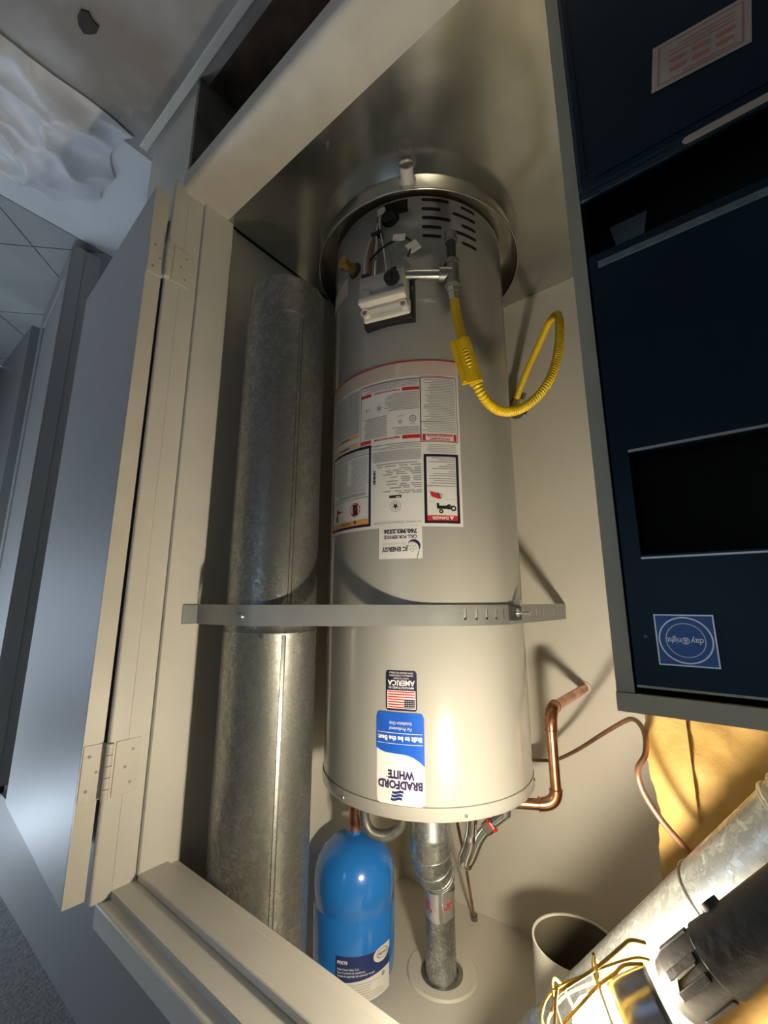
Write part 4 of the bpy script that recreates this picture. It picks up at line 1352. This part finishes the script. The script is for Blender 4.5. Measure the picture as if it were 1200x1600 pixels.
# lower panel with rolled top lip
lp = MB().box(fx0_ + 0.02, px1 + 0.002, FY - 0.012, FY + 0.004, -1.0, -0.519, 0.004).build('lower_panel', 'furnace_blue', fu)
MB().cyl((fx0_ + 0.02, FY - 0.006, -0.517), (px1 + 0.002, FY - 0.006, -0.517), 0.0065, 14).build('rolled_lip', 'furnace_blue', lp, smooth=40)
MB().box(fx0_ + 0.04, px1 - 0.018, FY - 0.0135, FY - 0.0115, -0.536, -0.533).build('pressed_line', 'furnace_blue', lp)
MB().box(px1 - 0.009, px1 - 0.006, FY - 0.0135, FY - 0.0115, -0.98, -0.545).build('pressed_line', 'furnace_blue', lp)
S = FlatS((0, FY - 0.0122, 0), (1, 0, 0), (0, 0, 1))
# old paper sticker, a little askew
ca, sa = math.cos(R(-7.5)), math.sin(R(-7.5))
SS = FlatS((-0.054, FY - 0.0122, -0.632), (ca, 0, sa), (-sa, 0, ca))
s = MB()
sheet(s, SS, -0.047, 0.046, -0.032, 0.032, 0.0006)
sk = s.build('paper_sticker', 'old_paper', lp)
sk['label'] = 'faded paper sticker with red border'
s = MB()
frame(s, SS, -0.040, 0.040, -0.027, 0.027, 0.0012, 0.001)
for z, t in ((0.010, 3), (-0.002, 3)):
    for k in range(t):
        sheet(s, SS, -0.032 + k * 0.022, -0.016 + k * 0.022, z, z + 0.005, 0.001)
lines(s, SS, -0.033, 0.033, -0.008, -0.020, 0.005, 0.0012, 0.001, 0.3)
lines(s, SS, -0.033, 0.033, 0.023, 0.019, 0.005, 0.0012, 0.001, 0.3)
s.build('red_print', 'old_red', sk)
s = MB()
rrect(s, S, -0.21, -0.024, -0.5135, -0.5035, 0.008, 0.0045)
ws = s.build('strip_label', 'old_paper', lp)
# dark opening between the panels: a bent grey bracket
MB().prism([(0.052, -0.425), (0.035, -0.425), (0.02, -0.505), (0.064, -0.505)], 1, FY + 0.05, FY + 0.055).build('bracket', 'furnace_strip', fu)
# upper panel: frame round the black vent opening
wx0, wx1, wz0, wz1 = fx0_ + 0.08, 0.067, -0.163, -0.048
up_ = MB()
yo, yi = FY - 0.010, FY + 0.004
up_.box(fx0_ + 0.02, px1, yo, yi, -0.425, wz0).box(fx0_ + 0.02, px1, yo, yi, wz1, 0.083)
up_.box(wx1, px1, yo, yi, wz0, wz1).box(fx0_ + 0.02, wx0, yo, yi, wz0, wz1)
upp = up_.build('upper_panel', 'furnace_blue', fu)
MB().box(wx0, wx1, yo - 0.002, yo + 0.001, wz0 - 0.002, wz0 + 0.001, 0.0005).build('edge_highlight', 'chrome', upp)  # chrome bars drawn as the highlight lines along the opening
MB().box(wx0, wx1, yo - 0.003, yo + 0.001, wz1 + 0.002, wz1 + 0.0045, 0.0005).build('edge_highlight', 'chrome', upp)
MB().box(wx0, wx1, yi + 0.03, yi + 0.034, wz0 - 0.01, wz1 + 0.01).build('vent_dark_sheet', 'void_black', upp)  # black sheet standing in for the darkness inside the opening
MB().box(fx0_ + 0.03, px1 - 0.010, yo - 0.0015, yo + 0.0005, -0.4135, -0.4045, 0.0005).build('reveal_strip', 'furnace_strip', upp)
MB().cyl((px1 - 0.013, yo, 0.035), (px1 - 0.013, yo - 0.001, 0.035), 0.0017, 10).build('screw', 'furnace_strip', upp)
MB().box(fx0_ + 0.02, px1, yo + 0.001, yi, 0.083, 0.0855).build('upper_edge', 'furnace_grey', upp)
# square badge
S = FlatS((0.0378, yo, 0.037), (1, 0, 0), (0, 0, 1))
bdg = MB().box(0.0378 - 0.0245, 0.0378 + 0.0245, yo - 0.0015, yo, 0.037 - 0.0245, 0.037 + 0.0245, 0.0005).build('badge', 'badge_blue', upp)
bdg['label'] = 'square blue badge with white rings'
s = MB()
frame(s, S, -0.0245, 0.0245, -0.0245, 0.0245, 0.0013, 0.0019)
disc(s, S, 0, 0, 0.0222, 0.0021, 40, rin=0.0209)
disc(s, S, 0, 0, 0.0162, 0.0021, 40, rin=0.0156)
text(s, S, 'day', -0.0148, -0.002, 0.008, 0.0021, 'LEFT', width=0.0105, bold=0.0001)
text(s, S, 'night', 0.0035, -0.002, 0.008, 0.0021, 'LEFT', width=0.0115, bold=0.0001)
text(s, S, '&', 0.0, -0.0018, 0.007, 0.0022, 'CENTER')
disc(s, S, 0, 0.0005, 0.0033, 0.0021, 20, rin=0.0027)
s.build('badge_print', 'chrome', bdg)

# ================================================================== PLENUM WRAPPED IN FIBERGLASS
ins = MB()
px0, pxr, py0, py1, pz0, pz1 = -0.46, 0.104, 0.845, 1.28, 0.1125, 0.905


def lump(p, amp):
    n1 = noise.noise(Vector((p[0] * 7, p[1] * 7, p[2] * 7)))
    n2 = noise.noise(Vector((p[0] * 19 + 5, p[1] * 19, p[2] * 19)))
    n3 = noise.noise(Vector((p[0] * 55 + 9, p[1] * 55, p[2] * 55)))
    return amp * (n1 * 0.9 + n2 * 0.6 + n3 * 0.4)


def insul_grid(fn, nu, nv):
    vs, fs = [], []
    for i in range(nu + 1):
        for k in range(nv + 1):
            vs.append(fn(i / nu, k / nv))
    for i in range(nu):
        for k in range(nv):
            a = i * (nv + 1) + k
            fs.append((a, a + nv + 1, a + nv + 2, a + 1))
    return vs, fs


def round_front(u, v):
    """front face wrapping round the right edge into the side face"""
    z = pz0 + (pz1 - pz0) * v
    wf = pxr - px0
    ws_ = py1 - py0
    rc = 0.03
    s_ = u * (wf + ws_)
    if s_ < wf - rc:
        p, nrm = Vector((px0 + s_, py0, z)), Vector((0, -1, 0))
    elif s_ > wf + rc:
        p, nrm = Vector((pxr, py0 + (s_ - wf), z)), Vector((1, 0, 0))
    else:
        t = (s_ - (wf - rc)) / (2 * rc) * PI / 2
        p = Vector((pxr - rc + rc * math.sin(t), py0 + rc - rc * math.cos(t), z))
        nrm = Vector((math.sin(t), -math.cos(t), 0))
    d = lump(p, 0.020) + 0.010 * math.sin(v * PI)
    if v < 0.05:
        d *= v / 0.05
    p = p + nrm * d
    if p.z > 0.28:
        p.z += 0
    return p


vs, fs = insul_grid(round_front, 130, 90)
ins.add(vs, fs)
insul = thing('insulation_wrap', (-0.17, 1.05, pz0), 'fluffy yellow fiberglass wrapped around the plenum above the furnace', 'insulation')
ins.build('fiberglass_batt', 'insul', insul, smooth=70)
# ragged torn flap along the edge
fl_ = MB()
vs, fs = [], []
nn = 40
for i in range(nn + 1):
    z = 0.115 + 0.42 * i / nn
    wob = 0.010 * noise.noise(Vector((3.1, z * 14, 0.2))) + 0.006 * noise.noise(Vector((7.1, z * 40, 0.2)))
    e = 0.020 + wob
    vs += [(pxr - 0.03, py0 - 0.012, z), (pxr + 0.006, py0 - 0.014 + wob * 0.3, z), (pxr + 0.006 + e, py0 + 0.002, z), (pxr - 0.01, py0 + 0.04, z)]
for i in range(nn):
    for k in range(3):
        a = i * 4 + k
        fs.append((a, a + 4, a + 5, a + 1))
fl_.add(vs, fs)
fl_.build('torn_edge', 'insul', insul, smooth=70)

# ================================================================== FURNACE VENT (slanting galvanised pipe)
VR = 0.050
va, vb = Vector((-0.142, 0.6716, 0.111)), Vector((0.493, 0.7986, 0.911))
vd = (vb - va).normalized()
ve = thing('vent_pipe', tuple(va), 'fat slanting galvanized vent pipe in front of the yellow insulation', 'pipe')


def vp(t):
    return va + vd * t


Lv = (vb - va).length
for i, (t0, t1, r0, r1_) in enumerate(((0.062, 0.165, VR + 0.001, VR + 0.001), (0.16, 0.315, VR + 0.0005, VR), (0.31, Lv, VR, VR))):
    n = 12
    MB().tube([vp(t0 + (t1 - t0) * k / n) for k in range(n + 1)], r0, 48, caps=False).build('pipe_section', 'galv2', ve, smooth=40)
for t, rr_ in ((0.150, 0.0028), (0.165, 0.0032), (0.313, 0.0016)):
    MB().ring(vp(t), vd, VR + 0.001, rr_, 56, 8).build('joint_bead', 'galv2' if t < 0.3 else 'iron', ve, smooth=60)
# lock seam
nv_ = vd.cross(Vector((0, 1, 0))).normalized()

# ================================================================== STUB in the ceiling
SC_ = (0.304, 0.963)
cs = thing('ceiling_stub', (SC_[0], SC_[1], 0.62), 'wide open white pipe stub hanging from the closet ceiling', 'pipe')
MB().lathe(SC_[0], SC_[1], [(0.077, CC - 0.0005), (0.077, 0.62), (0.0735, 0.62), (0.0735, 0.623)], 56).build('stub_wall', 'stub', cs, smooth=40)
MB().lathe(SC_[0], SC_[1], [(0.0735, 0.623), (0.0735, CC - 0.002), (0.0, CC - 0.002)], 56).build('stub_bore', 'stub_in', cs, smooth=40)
MB().tube([(0.415, 0.93, CC - 0.0005), (0.416, 0.929, CC - 0.022)], [0.003, 0.0015], 8).build('nail', 'dark_iron', base=(0.415, 0.93, CC - 0.022))
tag(bpy.data.objects['nail'], 'small dark nail poking down from the closet ceiling by the stub', 'nail')

# ================================================================== WORK LIGHT
tl0 = Vector((0.0868, 0.5766, 0.3719))       # collar between handle and cage
tend = Vector((-0.0094, 0.5781, 0.2644))     # end of the handle
tip = Vector((0.2078, 0.5325, 0.4421))       # end of the cage
hd = (tend - tl0).normalized()
ld = (tip - tl0).normalized()
wl = thing('work_light', tuple(tend), 'glowing trouble light with black handle and yellow wire cage', 'lamp')
hn = MB().tube([tl0, tl0 + hd * 0.008, tl0 + hd * 0.012, tl0 + hd * 0.052, tl0 + hd * 0.054], [0.024, 0.026, 0.0275, 0.0265, 0.024], 28).build('handle_head', 'rubber', wl, smooth=30)
MB().tube([tl0 + hd * 0.051, tl0 + hd * 0.053, tl0 + hd * 0.075, tl0 + hd * 0.22], [0.026, 0.0285, 0.0275, 0.025], 28).build('handle', 'rubber', wl, smooth=30)
toc = (Vector((0, 0, 0)) - tl0).normalized()
sdn = hd.cross(toc).normalized()
if sdn.z > 0:
    sdn = -sdn
oc = (toc - hd * toc.dot(hd)).normalized()
MB().tube([tl0 + hd * 0.012 + oc * 0.027 - sdn * 0.004, tl0 + hd * 0.020 + oc * 0.0278 + sdn * 0.005, tl0 + hd * 0.044 + oc * 0.0265 + sdn * 0.006], 0.0012, 8).build('switch_mark', 'iron', hn)
MB().cyl(tl0 + hd * 0.082 + sdn * 0.022, tl0 + hd * 0.082 + sdn * 0.032, 0.010, 16).build('hang_knob', 'rubber', wl, smooth=40)
for ea in (20, 75, 130, 185, 240, 295, 350):
    e_ = oc * math.cos(R(ea)) + sdn * math.sin(R(ea))
    MB().obox(tl0 + hd * 0.030 + e_ * 0.0262, hd, e_, hd.cross(e_), 0.018, 0.0024, 0.0035, 0.001).build('grip_rib', 'rubber', hn)
# clear collar, socket and bulb
MB().tube([tl0 - hd * 0.001, tl0 + ld * 0.02], [0.024, 0.023], 24, caps=False).build('clear_collar', 'clear', wl, smooth=40)
b0 = tl0 + ld * 0.020
MB().tube([b0, b0 + ld * 0.016], [0.014, 0.014], 16).build('bulb_socket', 'black_plastic', wl, smooth=40)
bl = MB().tube([b0 + ld * 0.016, b0 + ld * 0.024, b0 + ld * 0.034, b0 + ld * 0.075, b0 + ld * 0.086, b0 + ld * 0.091], [0.011, 0.015, 0.017, 0.017, 0.012, 0.004], 20).build('bulb', 'bulb', wl, smooth=60)
# half reflector on the viewer's side, near the handle
rf = MB()
toc2 = (Vector((0, 0, 0)) - (tl0 + ld * 0.05)).normalized()
ra = (toc2 - ld * toc2.dot(ld)).normalized()
rb = ld.cross(ra)
vs, fs = [], []
for i in range(9):
    t = 0.016 + 0.048 * i / 8
    for k in range(13):
        a = R(-44 + 88 * k / 12)
        rr_ = 0.032 * math.sqrt(max(0.05, 1 - (i / 8) ** 4 * 0.45))
        vs.append(tl0 + ld * t + (ra * math.cos(a) + rb * math.sin(a)) * rr_)
for i in range(8):
    for k in range(12):
        a = i * 13 + k
        fs.append((a, a + 13, a + 14, a + 1))
rf.add(vs, fs)
rfo = rf.build('reflector', 'reflector', wl, smooth=60)
sol = rfo.modifiers.new('thickness', 'SOLIDIFY')
sol.thickness = 0.001
# wire cage
for k in range(4):
    a = R(90 * k + 50)
    d = ra * math.cos(a) + rb * math.sin(a)
    MB().tube(smooth_path([tl0 + ld * 0.010 + d * 0.030, tl0 + ld * 0.025 + d * 0.036, tl0 + ld * 0.07 + d * 0.037, tl0 + ld * 0.115 + d * 0.034, tl0 + ld * 0.138 + d * 0.018, tl0 + ld * 0.143]), 0.0014, 8).build('cage_wire', 'cage_yellow', wl, smooth=50)
for t, r_ in ((0.066, 0.0375), (0.115, 0.0345)):
    MB().ring(tl0 + ld * t, ld, r_, 0.0014, 36, 8).build('cage_ring', 'cage_yellow', wl, smooth=50)
# folded double wire hook in front of the cage
for pts in ([(0.1759, 0.4733, 0.3694), (0.1676, 0.4752, 0.352), (0.1384, 0.4924, 0.3301), (0.1184, 0.5032, 0.3116), (0.1106, 0.5076, 0.3053), (0.1003, 0.5164, 0.3076)],
            [(0.169, 0.4817, 0.3809), (0.1391, 0.4961, 0.3463), (0.1261, 0.5035, 0.3359), (0.1182, 0.5077, 0.3278), (0.1046, 0.518, 0.3267)],
            [(0.1373, 0.4823, 0.3134), (0.1368, 0.4864, 0.3276), (0.1369, 0.4902, 0.3419), (0.1321, 0.503, 0.3761), (0.131, 0.51, 0.3989)],
            [(0.1674, 0.4669, 0.3447), (0.1702, 0.4685, 0.359), (0.1762, 0.4743, 0.3989), (0.185, 0.50, 0.425)]):
    MB().tube(smooth_path(pts, 5), 0.0015, 8).build('hook_wire', 'cage_yellow', wl, smooth=50)

# ================================================================== ROOM ODDMENTS
# crumpled plastic sheet
ps = MB()
vs, fs = [], []
nu, nv = 90, 110
for i in range(nu + 1):
    for k in range(nv + 1):
        u, v = i / nu, k / nv
        x = 1.30 + 0.47 * u
        y = -1.0 + 1.36 * v
        x += 0.03 * noise.noise(Vector((u * 4, v * 6, 1.0)))
        e = 0.05 * noise.noise(Vector((u * 5, 3.3, 2.0)))
        y += e * v
        if u > 0.8:
            y -= 0.10 * (u - 0.8) / 0.2 * v
        n1 = noise.noise(Vector((x * 5, y * 5, 0.3)))
        n2 = noise.noise(Vector((x * 13, y * 11, 4.3)))
        rdg = 1 - abs(noise.noise(Vector((x * 4.1 + 2, y * 4.7, 7.7)))) * 2.2
        rdg2 = 1 - abs(noise.noise(Vector((x * 9 + 2, y * 8, 1.7)))) * 2.2
        z = RF + 0.022 + 0.03 * max(0, n1) + 0.012 * n2 + 0.045 * max(0, rdg) ** 2 + 0.018 * max(0, rdg2) ** 2
        ed = min(u, 1 - u, v, 1 - v)
        z = RF + 0.002 + (z - RF) * min(1, 0.15 + ed * 9)
        vs.append((x, y, max(RF + 0.001, z)))
for i in range(nu):
    for k in range(nv):
        a = i * (nv + 1) + k
        fs.append((a, a + nv + 1, a + nv + 2, a + 1))
ps.add(vs, fs)
po = ps.build('plastic_sheet', 'plastic', smooth=60)
tag(po, 'crumpled whitish plastic sheet spread over the stained floor', 'plastic sheet')
# dark scraps on the floor
for (x, y, r_, nm, lbl) in ((1.10, 0.175, 0.026, 'floor_scrap', 'larger dark torn scrap lying on the stained floor'), (1.03, 0.09, 0.011, 'floor_scrap', 'smaller dark crumb on the stained floor beyond the torn scrap')):
    m_ = MB()
    n = 9
    rs = [r_ * (0.6 + 0.7 * random.random()) for _ in range(n)]
    pts = [(x + rs[k] * math.cos(2 * PI * k / n), y + rs[k] * math.sin(2 * PI * k / n) * 0.75) for k in range(n)]
    m_.prism(pts, 2, RF + 0.0005, RF + 0.006)
    tag(m_.build(nm, 'dark_bit'), lbl, 'scrap', 'dark scraps on the stained floor')
# bright screw lying at the edge of the metal floor
m_ = MB().cyl((0.605, 0.555, FL + 0.004), (0.612, 0.562, FL + 0.004), 0.0035, 8)
tag(m_.build('floor_screw', 'steel', smooth=40), 'tiny bright screw lying on the metal floor by the sill', 'screw')
# cool ceiling panel lighting the hall
lp_ = thing('ceiling_light', (2.13, 0.0, RC - 0.11), 'cool white round dome light on the hall ceiling', 'ceiling light')
MB().lathe(2.13, 0.0, [(0.0, RC - 0.0005), (0.125, RC - 0.0005), (0.125, RC - 0.015), (0.11, RC - 0.018)], 40).build('light_rim', 'white', lp_, smooth=40)
MB().lathe(2.13, 0.0, [(0.108 * math.cos(R(t)), RC - 0.016 - 0.085 * math.sin(R(t))) for t in range(0, 91, 10)], 32).build('dome', 'panel_glow', lp_, smooth=60)
